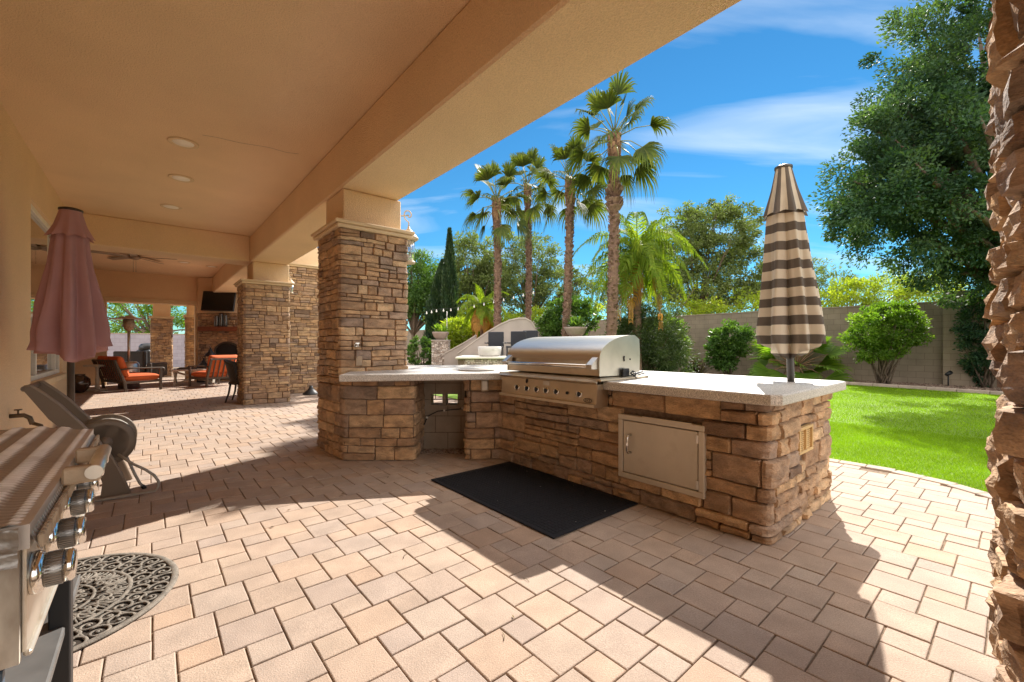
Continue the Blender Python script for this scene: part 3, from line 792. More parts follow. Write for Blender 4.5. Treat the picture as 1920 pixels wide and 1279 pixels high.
# ---------------------------------------------------------------- closed parasols
def closed_parasol(name, label, base, prof, zsplit, hem, mat, matcap, capprof, nl, ph, amp, lean=(0, 0), pole_r=.022, pole_top=2.7, polemat=m_black, hem_in=.35, base_z=0.0, seed=1, stand=False, sharp=2.0, seam=0.0):
    base = Vector(base); t = thing(name, label, 'parasol', base)
    Ln = lambda z: Vector((lean[0]*(z-base_z), lean[1]*(z-base_z), 0))
    zs = [p[0] for p in prof]; rs = [p[1] for p in prof]
    Rz = lambda z: float(np.interp(z, zs[::-1], rs[::-1]))
    NT, NZ = 160, 46; V = []; ztop = zs[0]
    for j in range(NZ):
        f = j/(NZ-7) if j < NZ-6 else 1.0
        for i in range(NT):
            th = 2*math.pi*i/NT; zh = hem(th); z = ztop+(zh-ztop)*min(1, f)
            r = Rz(z); wv = nl*(th-ph)/2+.35*math.sin(2*th+seed)
            fold = abs(math.cos(wv))**sharp
            a = amp*(.35+.65*min(1, f*1.6))
            r *= 1-a*fold-seam*math.exp(-((((th-ph+math.pi) % (2*math.pi))-math.pi)/.10)**2)*min(1, .25+f)+.05*math.sin(5*th+z*4+seed)*f+.03*nz(th*3, z*5, seed)+.13*nz(th*5.5, z*1.0, seed+3)*min(1, f*2)
            if f > .93: r *= 1+.10*math.sin(nl*2*th+seed)*(f-.93)/.07
            if j >= NZ-6:
                k = (j-NZ+7)/6; r *= 1-hem_in*k; z = z+.10*k*(1-.3*math.sin(3*th))*(.4+.6*fold)-.012*math.sin(k*3.1)
            p = base+Ln(z)+Vector((math.cos(th)*r, math.sin(th)*r, 0)); p.z = z; V.append(p)
    Fc = [(j*NT+i, (j+1)*NT+i, (j+1)*NT+(i+1) % NT, j*NT+(i+1) % NT) for j in range(NZ-1) for i in range(NT)]
    mb = MB(); mb.add(V, [f[::-1] for f in Fc], .5, True); cn = mb.build('canopy', mat, t)
    V = []; NC = 14; zc = [p[0] for p in capprof]; rc_ = [p[1] for p in capprof]
    for j in range(NC):
        f = j/(NC-1)
        for i in range(NT):
            th = 2*math.pi*i/NT; z = zc[0]+(zc[-1]-zc[0])*f
            r = float(np.interp(z, zc[::-1], rc_[::-1])); fold = abs(math.cos(nl*(th-ph)/2))**1.3
            r *= 1+f*(.14-.30*fold); z -= f*.03*(1-fold)
            p = base+Ln(z)+Vector((math.cos(th)*r, math.sin(th)*r, 0)); p.z = z; V.append(p)
    mb = MB(); mb.add(V, [(j*NT+i, (j+1)*NT+i, (j+1)*NT+(i+1) % NT, j*NT+(i+1) % NT)[::-1] for j in range(NC-1) for i in range(NT)], [(int((i % NT)/NT*nl*2) % 2)*1.0 for i in range(len(V))], True)
    mb.build('vent_cap', matcap, t)
    zt = zc[0]; mb = MB(); c = base+Ln(zt); c.z = zt
    mb.lathe([(.001, .022), (rc_[0]*.8, .022), (rc_[0]*1.12, .012), (rc_[0]*1.12, -.006), (rc_[0]*.9, -.014), (.001, -.014)], c, 28); mb.build('finial', polemat, t)
    a = base+Ln(base_z); a.z = base_z; b = base+Ln(zt); b.z = zt-.02
    mb = MB(); mb.tube([a, b], pole_r, 16); mb.build('pole', polemat if not isinstance(stand, tuple) else stand[0], t)
    for k in range(nl):
        th = ph+2*math.pi*(k+.5)/nl; d = Vector((math.cos(th), math.sin(th), 0)); zh = hem(th)+.06
        q0 = base+Ln(ztop)+d*.04; q0.z = ztop-.05; q1 = base+Ln(zh)+d*(Rz(zh)*(1-amp)*.8); q1.z = zh
        mb = MB(); mb.tube([q0, q1], .007, 6); mb.build('rib', polemat, t)
    if stand is True:
        mb = MB(); mb.lathe([(.001, 0), (.24, 0), (.25, .015), (.24, .035), (.06, .06), (.035, .09), (.033, .42), (.001, .42)], (base.x, base.y, 0), 28); mb.build('stand', polemat, t)
        mb = MB(); mb.lathe([(.001, .60), (.031, .60), (.031, .625), (.001, .625)], (base.x, base.y, 0), 16); mb.build('collar', polemat, t)
    return t
# striped cloth: horizontal bands woven into the fabric
m_stripe = bpy.data.materials.new('striped_canvas'); m_stripe.use_nodes = True
nt = m_stripe.node_tree; N = nt.nodes; L = nt.links; b = N['Principled BSDF']; b.inputs['Roughness'].default_value = .85; b.inputs['Specular IOR Level'].default_value = .2
tcn = N.new('ShaderNodeTexCoord'); sp = N.new('ShaderNodeSeparateXYZ'); L.new(tcn.outputs['Object'], sp.inputs[0])
nzx = N.new('ShaderNodeTexNoise'); nzx.inputs['Scale'].default_value = 2.5; L.new(tcn.outputs['Object'], nzx.inputs['Vector'])
z_ = mth.__call__ if False else None
def mt(op, a, bb=None):
    m = N.new('ShaderNodeMath'); m.operation = op
    for i, x in enumerate((a, bb)):
        if x is None: continue
        if hasattr(x, 'is_output'): L.new(x, m.inputs[i])
        else: m.inputs[i].default_value = x
    return m.outputs[0]
zs_ = mt('ADD', sp.outputs[2], mt('MULTIPLY', nzx.outputs['Fac'], .03))
fr_ = mt('FRACT', mt('MULTIPLY', mt('ADD', zs_, .055), 1/.150))
st_ = mt('GREATER_THAN', fr_, .52)
mxs = N.new('ShaderNodeMix'); mxs.data_type = 'RGBA'; L.new(st_, mxs.inputs[0]); mxs.inputs[6].default_value = (.66, .585, .475, 1); mxs.inputs[7].default_value = (.14, .118, .10, 1)
nz2 = N.new('ShaderNodeTexNoise'); nz2.inputs['Scale'].default_value = 240; L.new(tcn.outputs['Object'], nz2.inputs['Vector'])
bpn = N.new('ShaderNodeBump'); bpn.inputs['Strength'].default_value = .25; bpn.inputs['Distance'].default_value = .003; L.new(nz2.outputs['Fac'], bpn.inputs['Height']); L.new(bpn.outputs[0], b.inputs['Normal'])
L.new(mxs.outputs[2], b.inputs['Base Color'])
tr = N.new('ShaderNodeBsdfTranslucent'); L.new(mxs.outputs[2], tr.inputs['Color']); ms = N.new('ShaderNodeMixShader'); ms.inputs[0].default_value = .22
L.new(b.outputs[0], ms.inputs[1]); L.new(tr.outputs[0], ms.inputs[2]); L.new(ms.outputs[0], N['Material Output'].inputs['Surface'])
m_capstripe = M('cap_canvas', tones=[(.62, .55, .44), (.14, .118, .10)], rough=.85, nvar=.08, nscale=9, transl=.2)
m_capstripe.node_tree.nodes['Color Ramp'].color_ramp.interpolation = 'CONSTANT'; m_capstripe.node_tree.nodes['Color Ramp'].color_ramp.elements[1].position = .5
pb = uv(1.215, 4.02); thf = math.atan2(-pb.y, -pb.x)     # side of the canopy where its two halves meet
closed_parasol('striped_parasol', 'closed brown and cream striped parasol standing in the island counter', (pb.x, pb.y, ZC),
    [(2.40, .12), (2.27, .142), (1.91, .18), (1.47, .242), (1.32, .262), (1.1, .255)], 2.3, lambda th: 1.235-.065*math.cos(2*(th-thf))+.022*math.sin(7*th+1), m_stripe, m_capstripe,
    [(2.71, .058), (2.53, .098), (2.34, .150)], 8, thf, .34, lean=(-.035, 0), pole_r=.027, polemat=M('pole_grey', (.10, .095, .09), rough=.4, metal=.6), base_z=ZC+.001, seed=2, sharp=1.2, seam=.28)
m_mauve = M('mauve_canvas', (.51, .285, .28), rough=.9, nvar=.08, nscale=3, bump=.25, bscale=240, bdist=.003, spec=.2, transl=.18)
pm = uv(6.42, -.63); th2 = math.atan2(-pm.y, -pm.x)
closed_parasol('mauve_parasol', 'closed mauve parasol on a dark pole by the window', (pm.x, pm.y, 0),
    [(2.46, .125), (2.38, .142), (2.1, .175), (1.748, .235), (1.40, .285), (1.2, .292), (1.0, .27)], 2.4, lambda th: 1.17-.06*math.cos(2*(th-th2))+.03*math.sin(3*th), m_mauve, m_mauve,
    [(2.67, .085), (2.52, .12), (2.40, .172)], 9, th2+.25, .42, pole_r=.030, base_z=0.0, polemat=M('bronze', (.06, .045, .035), rough=.45, metal=.5), seed=5, stand=True, sharp=2.2)
# ---------------------------------------------------------------- weathered grill in the foreground
m_rust = M('rusty_steel', (.50, .38, .26), rough=.6, metal=.12, nvar=.15, nscale=14, stain=(.20, .085, .025), stain_scale=16, stain_amt=.9, stain_lo=.47, bump=.2, bscale=60)
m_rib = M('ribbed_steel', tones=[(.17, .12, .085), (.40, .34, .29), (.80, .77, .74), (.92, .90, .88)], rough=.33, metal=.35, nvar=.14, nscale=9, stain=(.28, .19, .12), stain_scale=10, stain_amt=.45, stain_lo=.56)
m_knurl = M('knurled_metal', (.30, .28, .26), rough=.35, metal=.9, nvar=.2, nscale=30)
m_endp = M('peeling_enamel', (.55, .50, .42), rough=.6, nvar=.2, nscale=18, stain=(.15, .075, .03), stain_scale=13, stain_amt=.9, stain_lo=.42, stretch=(1, 1, .35))
m_foil = M('crumpled_foil', (.30, .28, .26), rough=.45, metal=.8, nvar=.25, nscale=20, bump=.6, bscale=25)
m_satin = M('satin_panel', (.70, .65, .57), rough=.36, metal=.85, nvar=.15, nscale=10, stain=(.40, .27, .15), stain_scale=14, stain_amt=.5, stain_lo=.55)
old = thing('weathered_grill', 'weathered silver grill with ribbed lid and chrome knobs beside the scrollwork doormat', 'grill', uv(1.45, -.4, 0))
U0_, U1_, VF = .965, 1.93, -.126
mb = MB(); NU, NV = 760, 14
def ribf(a, b):
    u = U0_+(U1_-U0_)*a; v = -.62+(VF+.62)*b
    seg = (v*26) % 1.0
    amp = .0035*(1 if .18 < seg < .82 else .25)
    z = 1.012+.0062*abs(math.cos(math.pi*(u-U0_)/.0165))**2*min(1, max(0, .55+.9*math.cos(2*math.pi*v/.05)))+.0006*math.cos(2*math.pi*v/.055)-.034*max(0, (v+.32)/.194)**2.3-.03*max(0, (b-.95)/.05)**2
    return uv(u, v, z)
ribt = lambda a, b: min(1, .15*(1-b)+.30*b*b+1.0*abs(math.cos(math.pi*(U1_-U0_)*a/.0165))**3*min(1, max(.12, .3+1.1*math.cos(2*math.pi*(-.62+(VF+.62)*b)/.05))))  # reflected bright dashes painted onto crests, paler toward front; grooves brown with grime
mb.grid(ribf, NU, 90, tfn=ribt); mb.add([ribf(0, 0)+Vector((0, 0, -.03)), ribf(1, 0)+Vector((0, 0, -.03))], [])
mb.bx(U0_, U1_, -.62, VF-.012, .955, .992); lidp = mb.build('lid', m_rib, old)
mb = MB()
for k in range(58):
    u = U0_+.006+k*.01655
    h = .022+.012*abs(nz(k*.7, 3, 1)); mb.bx(u, u+.012, VF-.006, VF+.002, .972-h, .972, .002)
mb.build('rusted_edge', m_rust, lidp)
mb = MB(); mb.grid(lambda a, b: uv(U0_-.022+.014*nz(a*7, b*4, 2)-.008*b, -.62+(VF+.60)*a, .995-.055*b-.008*nz(a*9, b*3, 5)), 40, 8); mb.build('lid_end', m_foil, lidp)
mb = MB(); hz = .998; hv = -.088
mb.tube([uv(1.24, hv, hz), uv(1.49, hv, hz)], .0145, 18); hd_ = mb.build('handle', m_satin, lidp)
for u in (1.26, 1.47):
    mb = MB(); mb.box(uv(u, (VF+hv)/2, hz-.004), (.028, abs(VF-hv)+.02, .034), (UD, VD, ZD), .004); mb.build('bracket', m_rust, hd_)
mb = MB(); mb.bx(1.0, 1.90, -.60, -.155, .80, .952); mb.bx(.985, 1.0, -.60, -.152, .775, .953); mb.build('firebox', m_endp, old)
mb = MB(); mb.bx(.995, 1.91, -.152, -.146, .785, .962, .002); mb.bx(.995, 1.91, -.146, -.128, .955, .962, .002); mb.bx(.995, 1.91, -.150, -.140, .778, .788, .003); mb.build('control_panel', m_satin, old)
for i, (u, z) in enumerate(((1.03, .894), (1.176, .903), (1.346, .914), (1.457, .928), (1.62, .93), (1.78, .93))):
    c = uv(u, -.146, z); mb = MB()
    mb.lathe([(.001, 0), (.032, 0), (.034, .006), (.030, .014), (.025, .017), (.001, .017)], c, 28, axis=VD); k = mb.build('knob', m_chrome, old)
    mb = MB()
    pr = []
    mb.lathe([(.0235, .015), (.026, .018), (.026, .036), (.0235, .038), (.001, .038)], c, 36, axis=VD)
    for q in range(36):
        a = 2*math.pi*q/36; d = UD*math.cos(a)+ZD*math.sin(a); mb.box(c+d*.0262+VD*.027, (.0022, .019, .0022), (d.cross(VD).normalized(), VD, d))
    mb.build('knurled_grip', m_knurl, k)
    mb = MB(); mb.lathe([(.001, .037), (.0255, .037), (.0255, .047), (.022, .051), (.001, .051)], c, 28, axis=VD); mb.build('cap', m_chrome, k)
for u, v in ((1.60, -.175), (1.60, -.58), (1.04, -.58)):
    mb = MB(); mb.bx(u-.026, u+.026, v-.02, v+.02, .01, .798, .003); mb.build('leg', m_black, old)
mb = MB(); mb.bx(1.02, 1.90, -.60, -.165, .52, .545, .004); mb.build('shelf', M('grey_enamel', (.11, .105, .10), rough=.45, nvar=.25, nscale=9), old)
mb = MB(); mb.bx(.99, 1.012, -.60, -.17, .14, .77, .004); mb.build('side_panel', M('blue_enamel', (.055, .10, .15), rough=.45, nvar=.25, nscale=8, stain=(.22, .10, .04), stain_scale=25, stain_amt=.8, stain_lo=.6), old)

# ---------------------------------------------------------------- scrollwork doormat
m_mat2 = M('dusty_rubber', (.19, .165, .135), rough=.9, nvar=.3, nscale=25, bump=.6, bscale=180, bdist=.004, fine=.25, fscale=200)
dm = thing('doormat', 'half round rubber doormat of grey scrollwork on the pavers', 'doormat', uv(3.02, -.38, 0))
CUo, CVo, AU, AV = 3.02, -.38, .545, .505
E_ = lambda a, k, z=.008: uv(CUo+AU*k*math.cos(a), CVo+AV*k*math.sin(a), z)
mb = MB(); n = 40; base = [E_(math.pi*i/n, .99, .0035) for i in range(n+1)]
mb.add(base, [tuple(range(n+1))[::-1]]); mb.build('backing', M('dark_rubber', (.035, .026, .018), rough=1, nvar=.3, nscale=40), dm)
mb = MB()
mb.tube([E_(math.pi*i/60, .965) for i in range(61)], .017, 8, flat=.45, up=ZD); mb.tube([E_(0, .97), E_(math.pi, .97)], .016, 8, flat=.45)
mb.tube([E_(math.pi*i/60, .60) for i in range(61)], .011, 8, flat=.55, up=ZD)
mb.tube([E_(math.pi*i/60, .33) for i in range(61)], .008, 8, flat=.6, up=ZD)
for k in range(1, 8):
    a = math.pi*k/8; mb.tube([E_(a, .12), E_(a, .95)], .0065, 6, flat=.7)
def spiral(ca, ck, r, turns, a0, sgn):
    c = E_(ca, ck, .009); pts = []
    for i in range(26):
        t = i/25; rr = r*(1-.82*t); an = a0+sgn*turns*6.283*t
        pts.append(c+UD*(rr*math.cos(an))+VD*(rr*math.sin(an)))
    mb.tube(pts, [.0078*(1-.35*i/25) for i in range(26)], 6, flat=.6)
    mb.lathe([(.001, -.003), (.010, -.003), (.007, .004), (.001, .005)], c, 8)
for k in range(8):
    a = math.pi*(k+.5)/8
    for da, ck, r in ((-.085, .865, .062), (.085, .70, .052), (.10, .87, .05), (-.11, .72, .045)):
        spiral(a+da, ck, r, 1.35, a+(0 if da < 0 else 3.1), 1 if da > 0 else -1)
    for da, ck, r in ((-.12, .49, .048), (.13, .42, .04)):
        spiral(a+da, ck, r, 1.3, a+2*(da > 0), 1 if da < 0 else -1)
    for f in (-.4, -.2, .2, .4):
        mb.tube([E_(a, .36), E_(a+f*.16, .45), E_(a+f*.3, .57)], .005, 5, flat=.6)
for k in range(1, 8): spiral(math.pi*k/8, .24, .028, 1.1, k, 1)
mb.build('scrollwork', m_mat2, dm)

# ---------------------------------------------------------------- hose reel cart
m_taupe = M('taupe_plastic', (.17, .125, .085), rough=.45, nvar=.08, nscale=6)
m_hose = M('hose', (.33, .30, .255), rough=.5, nvar=.12, nscale=20)
hr = thing('hose_reel', 'taupe plastic hose reel cart with coiled grey hose beside the house wall', 'hose reel', uv(5.1, -.35, 0))
def on_u(px, py, u):
    k = (px-960)/F; v = (SU+k*CU)*u/(CU-k*SU); Y = CU*u+SU*v
    return v, HC-(py-CY)/F*Y
OUT = [(46, 727), (58, 725), (85, 742), (113, 762), (150, 795), (183, 827), (211, 862), (228, 893), (242, 925), (188, 938), (192, 905), (178, 872), (150, 838), (118, 806), (92, 786), (47, 735)]
fr_pts = [on_u(x, y, 4.9) for x, y in OUT]; fr_pts = [(v, max(.0, z)) for v, z in fr_pts]
for ua, ub in ((4.885, 4.92), (5.36, 5.395)):
    mb = MB(); n = len(fr_pts); V = [uv(ua, v, z) for v, z in fr_pts]+[uv(ub, v, z) for v, z in fr_pts]
    mb.add(V, [tuple(range(n)), tuple(range(n, 2*n))[::-1]]+[(i, n+i, n+(i+1) % n, (i+1) % n) for i in range(n)]); f_ = mb.build('side_frame', m_taupe, hr)
    mb = MB(); mb.tube([uv((ua+ub)/2, v, z+.004) for v, z in fr_pts[:9]], .014, 8); mb.build('rim', M('taupe_edge', (.26, .20, .145), rough=.4), f_)
mb = MB(); vt, zt_ = fr_pts[0]; mb.tube([uv(4.9, vt, zt_-.01), uv(5.38, vt, zt_-.01)], .022, 12); mb.build('handle', m_taupe, hr)
RC = (-.285, .44)
for u in (4.965, 5.315):
    mb = MB(); mb.lathe([(.15, -.008), (.195, -.008), (.20, 0), (.195, .008), (.15, .008), (.15, -.008)], uv(u, *RC), 40, axis=UD)
    for k in range(3):
        a = k*2.094+.4; d = VD*math.cos(a)+ZD*math.sin(a); mb.box(uv(u, *RC)+d*.10, (.016, .13, .11), (UD, d, UD.cross(d)), .004)
    mb.lathe([(.001, -.014), (.05, -.014), (.05, .014), (.001, .014)], uv(u, *RC), 20, axis=UD); mb.build('reel_disc', m_taupe, hr)
mb = MB(); pts = []
for i in range(220):
    a = i/220*2*math.pi*16; lay = i/220
    u = 4.985+.31*abs(((lay*2.4) % 2)-1); r = .11+.016*int(lay*2.4)+.02
    pts.append(uv(u, RC[0]+r*math.cos(a), RC[1]+r*math.sin(a)))
pp = []
for i in range(16*18):
    lay = i/(16*18); a = i/18*2*math.pi; u = 4.985+.31*abs(((lay*2.4) % 2)-1); r = .125+.018*int(lay*2.4)
    pp.append(uv(u, RC[0]+r*math.cos(a), RC[1]+r*math.sin(a)))
mb.tube(pp, .0095, 6); mb.build('coiled_hose', m_hose, hr)
pts = [ray(212, 3.72, .50), ray(226, 3.72, .40), ray(240, 3.72, .27), ray(252, 3.72, .15), ray(262, 3.74, .06), ray(267, 3.76, .03)]
mb = MB(); mb.tube(pts, .0105, 8); mb.build('hose_tail', m_hose, hr)
mb = MB(); d = (pts[-1]-pts[-2]).normalized(); mb.lathe([(.001, 0), (.014, 0), (.017, .012), (.016, .03), (.011, .04), (.015, .06), (.013, .085), (.001, .085)], pts[-1], 14, axis=d); mb.build('nozzle', m_blackplastic, hr)
mb = MB(); mb.tube([uv(4.86, -.2, .35)]+[uv(4.80-.10*math.sin(t), -.20+.26*math.sin(t*.9), .33-.30*t/2.2) for t in (.4, .8, 1.2, 1.6, 2.0, 2.2)]+[uv(4.78, -.28, .012), uv(4.82, -.5, .012)], .0105, 8); mb.build('hose_loop', m_hose, hr)
for u in (4.85, 5.43):
    mb = MB(); mb.lathe([(.001, -.02), (.085, -.02), (.09, -.01), (.09, .01), (.085, .02), (.001, .02)], uv(u, -.62, .09), 24, axis=UD); mb.build('wheel', m_blackplastic, hr)
mb = MB(); c = uv(6.7, -1.1, .53); mb.tube([c, c+VD*.10, c+VD*.14-ZD*.03, c+VD*.16-ZD*.10], .022, 8); mb.tube([c+VD*.06+ZD*.01, c+VD*.06+ZD*.06], .008, 6)
mb.lathe([(.001, 0), (.03, 0), (.03, .012), (.001, .012)], c+VD*.06+ZD*.055, 12); mb.tube([c+VD*.16-ZD*.09, c+VD*.22-ZD*.12, c+VD*.24-ZD*.22, c+VD*.2-ZD*.5], .018, 8)
one(mb, 'wall_faucet', M('brass_dull', (.16, .12, .08), rough=.45, metal=.7), 'dull metal garden tap with a short hose on the tan house wall', 'tap')

# ---------------------------------------------------------------- small fixings on the columns
def lantern_on_wall(c, s, label):
    t = thing('wall_lantern', label, 'wall lantern', c, 'cream lanterns on the stone columns'); m_l = M('lantern_cream', (.50, .40, .28), rough=.5)
    mb = MB(); mb.lathe([(.001, .17*s), (.012*s, .165*s), (.016*s, .14*s), (.04*s, .12*s), (.055*s, .085*s), (.085*s, .07*s), (.09*s, .055*s), (.11*s, .04*s), (.112*s, .02*s), (.085*s, 0), (.001, 0)], c+Vector((0, 0, .0)), 20); mb.build('hood', m_l, t)
    mb = MB(); mb.lathe([(.07*s, -.005), (.062*s, -.24*s), (.001, -.24*s)], c, 16); mb.build('glass', M('lantern_glass', (.75, .82, .85), rough=.1, trans=.85), t)
    mb = MB(); mb.lathe([(.001, -.27*s), (.075*s, -.265*s), (.075*s, -.242*s), (.001, -.242*s)], c, 16); mb.build('base', m_l, t)
    mb = MB(); pts = [c+ZD*(.165*s), c+ZD*(.22*s)]
    for i in range(22):
        a = i/21*6.6; r = .075*s*(1-.8*i/21); pts.append(c+ZD*(.30*s)-VD*(r*math.cos(a-1.2)*.9)+ZD*(r*math.sin(a-1.2)))
    mb.tube(pts, .007*s, 6); mb.tube([c+ZD*.30*s, c-VD*.14*s+ZD*.26*s, c-VD*.26*s+ZD*.1*s], .008*s, 6); mb.build('scroll_arm', m_l, t)
lantern_on_wall(uv(5.30, 2.66, 2.66), 1.15, 'cream wall lantern with a curled arm beside the nearest tall column')
lantern_on_wall(uv(11.0, 2.52, 2.68), .8, 'cream wall lantern half hidden between the farther columns')
mb = MB(); c = uv(4.885, 1.80, 1.262); mb.box(c, (.02, .055, .055), (UD, VD, ZD), .004); mb.tube([c-UD*.01, c-UD*.045, c-UD*.06-ZD*.02], .010, 8); mb.box(c-UD*.035+ZD*.02, (.012, .05, .014), (UD, VD, ZD), .003)
one(mb, 'column_tap', m_chrome, 'small silver tap on the face of the nearest stone column', 'tap')
mb = MB(); c = uv(4.885, 1.83, 1.08); mb.box(c, (.02, .075, .11), (UD, VD, ZD), .004)
one(mb, 'outlet_cover', M('tan_cover', (.42, .30, .19), rough=.5), 'tan cover plate on the nearest stone column below the small tap', 'outlet cover')

# ---------------------------------------------------------------- ceiling lights and fan
m_lamp = M('lamp_lens', (.85, .80, .70), rough=.4, nvar=.02)
CEIL = [(6.27, .30, 'recessed ceiling light, the nearest of the row of three'), (7.62, .34, 'recessed ceiling light, the middle one of the row of three'), (9.30, .28, 'recessed ceiling light, the last of the row before the cross beam')]
CEIL2 = [(16.0, 1.2), (15.6, 1.85)]
lp = thing('ceiling_light', CEIL[0][2], 'ceiling light', uv(CEIL[0][0], CEIL[0][1], ZCL), 'recessed lights in the patio ceiling')
mb = MB(); c = uv(CEIL[0][0], CEIL[0][1], ZCL); mb.lathe([(.10, -.001), (.15, -.001), (.15, -.006), (.135, -.012), (.105, -.008), (.10, -.001)], c, 36); mb.build('trim_ring', m_trim, lp)
mb = MB(); mb.lathe([(.001, -.004), (.104, -.004), (.10, -.009), (.001, -.010)], c, 36); mb.build('lens', m_lamp, lp)
for u, v, lb in CEIL[1:]: dup(lp, uv(u, v, ZCL), None, lb)
dup(lp, uv(15.3, .75, ZCL), None, 'recessed ceiling light in the far alcove near the ceiling fan')
dup(lp, uv(15.6, 1.42, ZCL), None, 'recessed ceiling light in the far alcove above the television')
fc = uv(14.9, -.30, ZCL); fan = thing('ceiling_fan', 'dark ceiling fan with long blades under the far patio ceiling', 'ceiling fan', fc)
m_fan = M('fan_bronze', (.27, .20, .14), rough=.6)
mb = MB(); mb.lathe([(.001, 0), (.09, 0), (.12, -.03), (.12, -.08), (.09, -.11), (.001, -.13)], fc, 20); mb.build('motor', m_fan, fan)
for k in range(5):
    a = k*1.2566+.35; d = Vector((math.cos(a), math.sin(a), 0)); e = Vector((-d.y, d.x, 0)); mb = MB()
    mb.box(fc+d*.52-ZD*.055, (.78, .15, .012), (d, (e+ZD*.2).normalized(), (ZD-e*.2).normalized()), .004); mb.bar(fc+d*.10-ZD*.05, fc+d*.2-ZD*.055, .04, .012); mb.build('blade', m_fan, fan)
for dx in (-.03, .04):
    mb = MB(); mb.tube([fc+Vector((dx, 0, -.12)), fc+Vector((dx, 0, -.42))], .004, 5); mb.lathe([(.001, 0), (.012, .01), (.001, .03)], fc+Vector((dx, 0, -.44)), 8); mb.build('pull_chain', m_fan, fan)

# ---------------------------------------------------------------- far seating area
m_orange = M('orange_cushion', (.62, .13, .035), rough=.85, nvar=.1, nscale=5, bump=.2, bscale=40, bdist=.01)
m_wood = M('dark_frame', (.085, .06, .042), rough=.5, nvar=.2, nscale=8)
m_wick = M('wicker', (.055, .038, .026), rough=.6, nvar=.35, nscale=70, bump=.8, bscale=120)
m_dist = M('white_wood', (.60, .54, .45), rough=.7, nvar=.15, nscale=9)
def cushion(mb, c, size, ax, puff=.04):
    nu, nv = 14, 12; a0, a1, a2 = ax; V = []
    for s in (1, -1):
        for j in range(nv):
            for i in range(nu):
                x, y = i/(nu-1)*2-1, j/(nv-1)*2-1
                e = (1-abs(x)**6)*(1-abs(y)**6)
                V.append(c+a0*(x*size[0]/2)+a1*(y*size[1]/2)+a2*(s*(size[2]/2*(.35+.65*e**.5)+puff*e*(1-x*x*.6)*(1-y*y*.6)*.5)))
    Fc = []
    for s in range(2):
        o = s*nu*nv
        for j in range(nv-1):
            for i in range(nu-1):
                f = (o+j*nu+i, o+j*nu+i+1, o+(j+1)*nu+i+1, o+(j+1)*nu+i); Fc.append(f if s == 0 else f[::-1])
    rim = [i for i in range(nu)]+[j*nu+nu-1 for j in range(1, nv)]+[(nv-1)*nu+i for i in range(nu-2, -1, -1)]+[j*nu for j in range(nv-2, 0, -1)]
    for a, b in zip(rim, rim[1:]+rim[:1]): Fc.append((a, a+nu*nv, b+nu*nv, b))
    mb.add(V, Fc, .5, True)
X_, Y_ = Vector((1, 0, 0)), Vector((0, 1, 0))
def lounge(width, label, nseat):
    """deep seat, local: faces +x, width along y, origin on the floor at the middle"""
    t = thing('lounge_chair' if nseat == 1 else 'loveseat', label, 'armchair' if nseat == 1 else 'loveseat', (0, 0, 0)); w = width/2
    for sy in (-1, 1):
        mb = MB(); mb.bar((-.36, sy*w, 0), (-.40, sy*w, .30), .06, .05, .006); mb.bar((-.40, sy*w, .28), (-.60, sy*w, .86), .06, .05, .006); mb.build('leg', m_wood, t)
        mb = MB(); mb.bar((.42, sy*w, 0), (.42, sy*w, .60), .06, .05, .006); mb.build('leg', m_wood, t)
        mb = MB(); mb.tube([(-.50, sy*w, .60), (-.2, sy*w, .635), (.2, sy*w, .625), (.42, sy*w, .62)]+[(.46+.05*math.sin(a), sy*w, .57+.05*math.cos(a)) for a in (0, .8, 1.6, 2.4, 3.1, 3.9)], .022, 8); mb.build('armrest', m_wood, t)
        mb = MB(); mb.bar((-.40, sy*w, .24), (.42, sy*w, .26), .04, .06, .004); mb.build('side_rail', m_wood, t)
    mb = MB(); mb.bar((.42, -w, .26), (.42, w, .26), .04, .07, .004); mb.build('front_rail', m_wood, t)
    mb = MB(); mb.bar((-.40, -w, .26), (-.40, w, .26), .04, .06); mb.bar((-.59, -w, .84), (-.59, w, .84), .045, .05)
    n = int(width/.13)
    for k in range(1, n):
        y = -w+width*k/n; mb.bar((-.41, y, .28), (-.585, y, .83), .022, .03)
    mb.build('back_slats', m_wood, t)
    bw = width/nseat-.04
    for k in range(nseat):
        y = -w+width*(k+.5)/nseat
        mb = MB(); cushion(mb, Vector((.02, y, .37)), (.82, bw, .17), (X_, Y_, ZD)); mb.build('seat_cushion', m_orange, t)
        d = Vector((-.29, 0, .957)); mb = MB(); cushion(mb, Vector((-.40, y, .68)), (.56, bw, .17), (d, Y_, d.cross(Y_)*-1)); mb.build('back_cushion', m_orange, t)
    return t
a = lounge(1.35, 'dark framed loveseat with orange cushions seen from behind, left of the white table', 2); a.location = (-10.78, 12.15, 0); a.rotation_euler = (0, 0, R(62))
a = lounge(.86, 'dark framed armchair with orange cushions by the wicker chair', 1); a.location = (-9.25, 13.30, 0); a.rotation_euler = (0, 0, R(157))
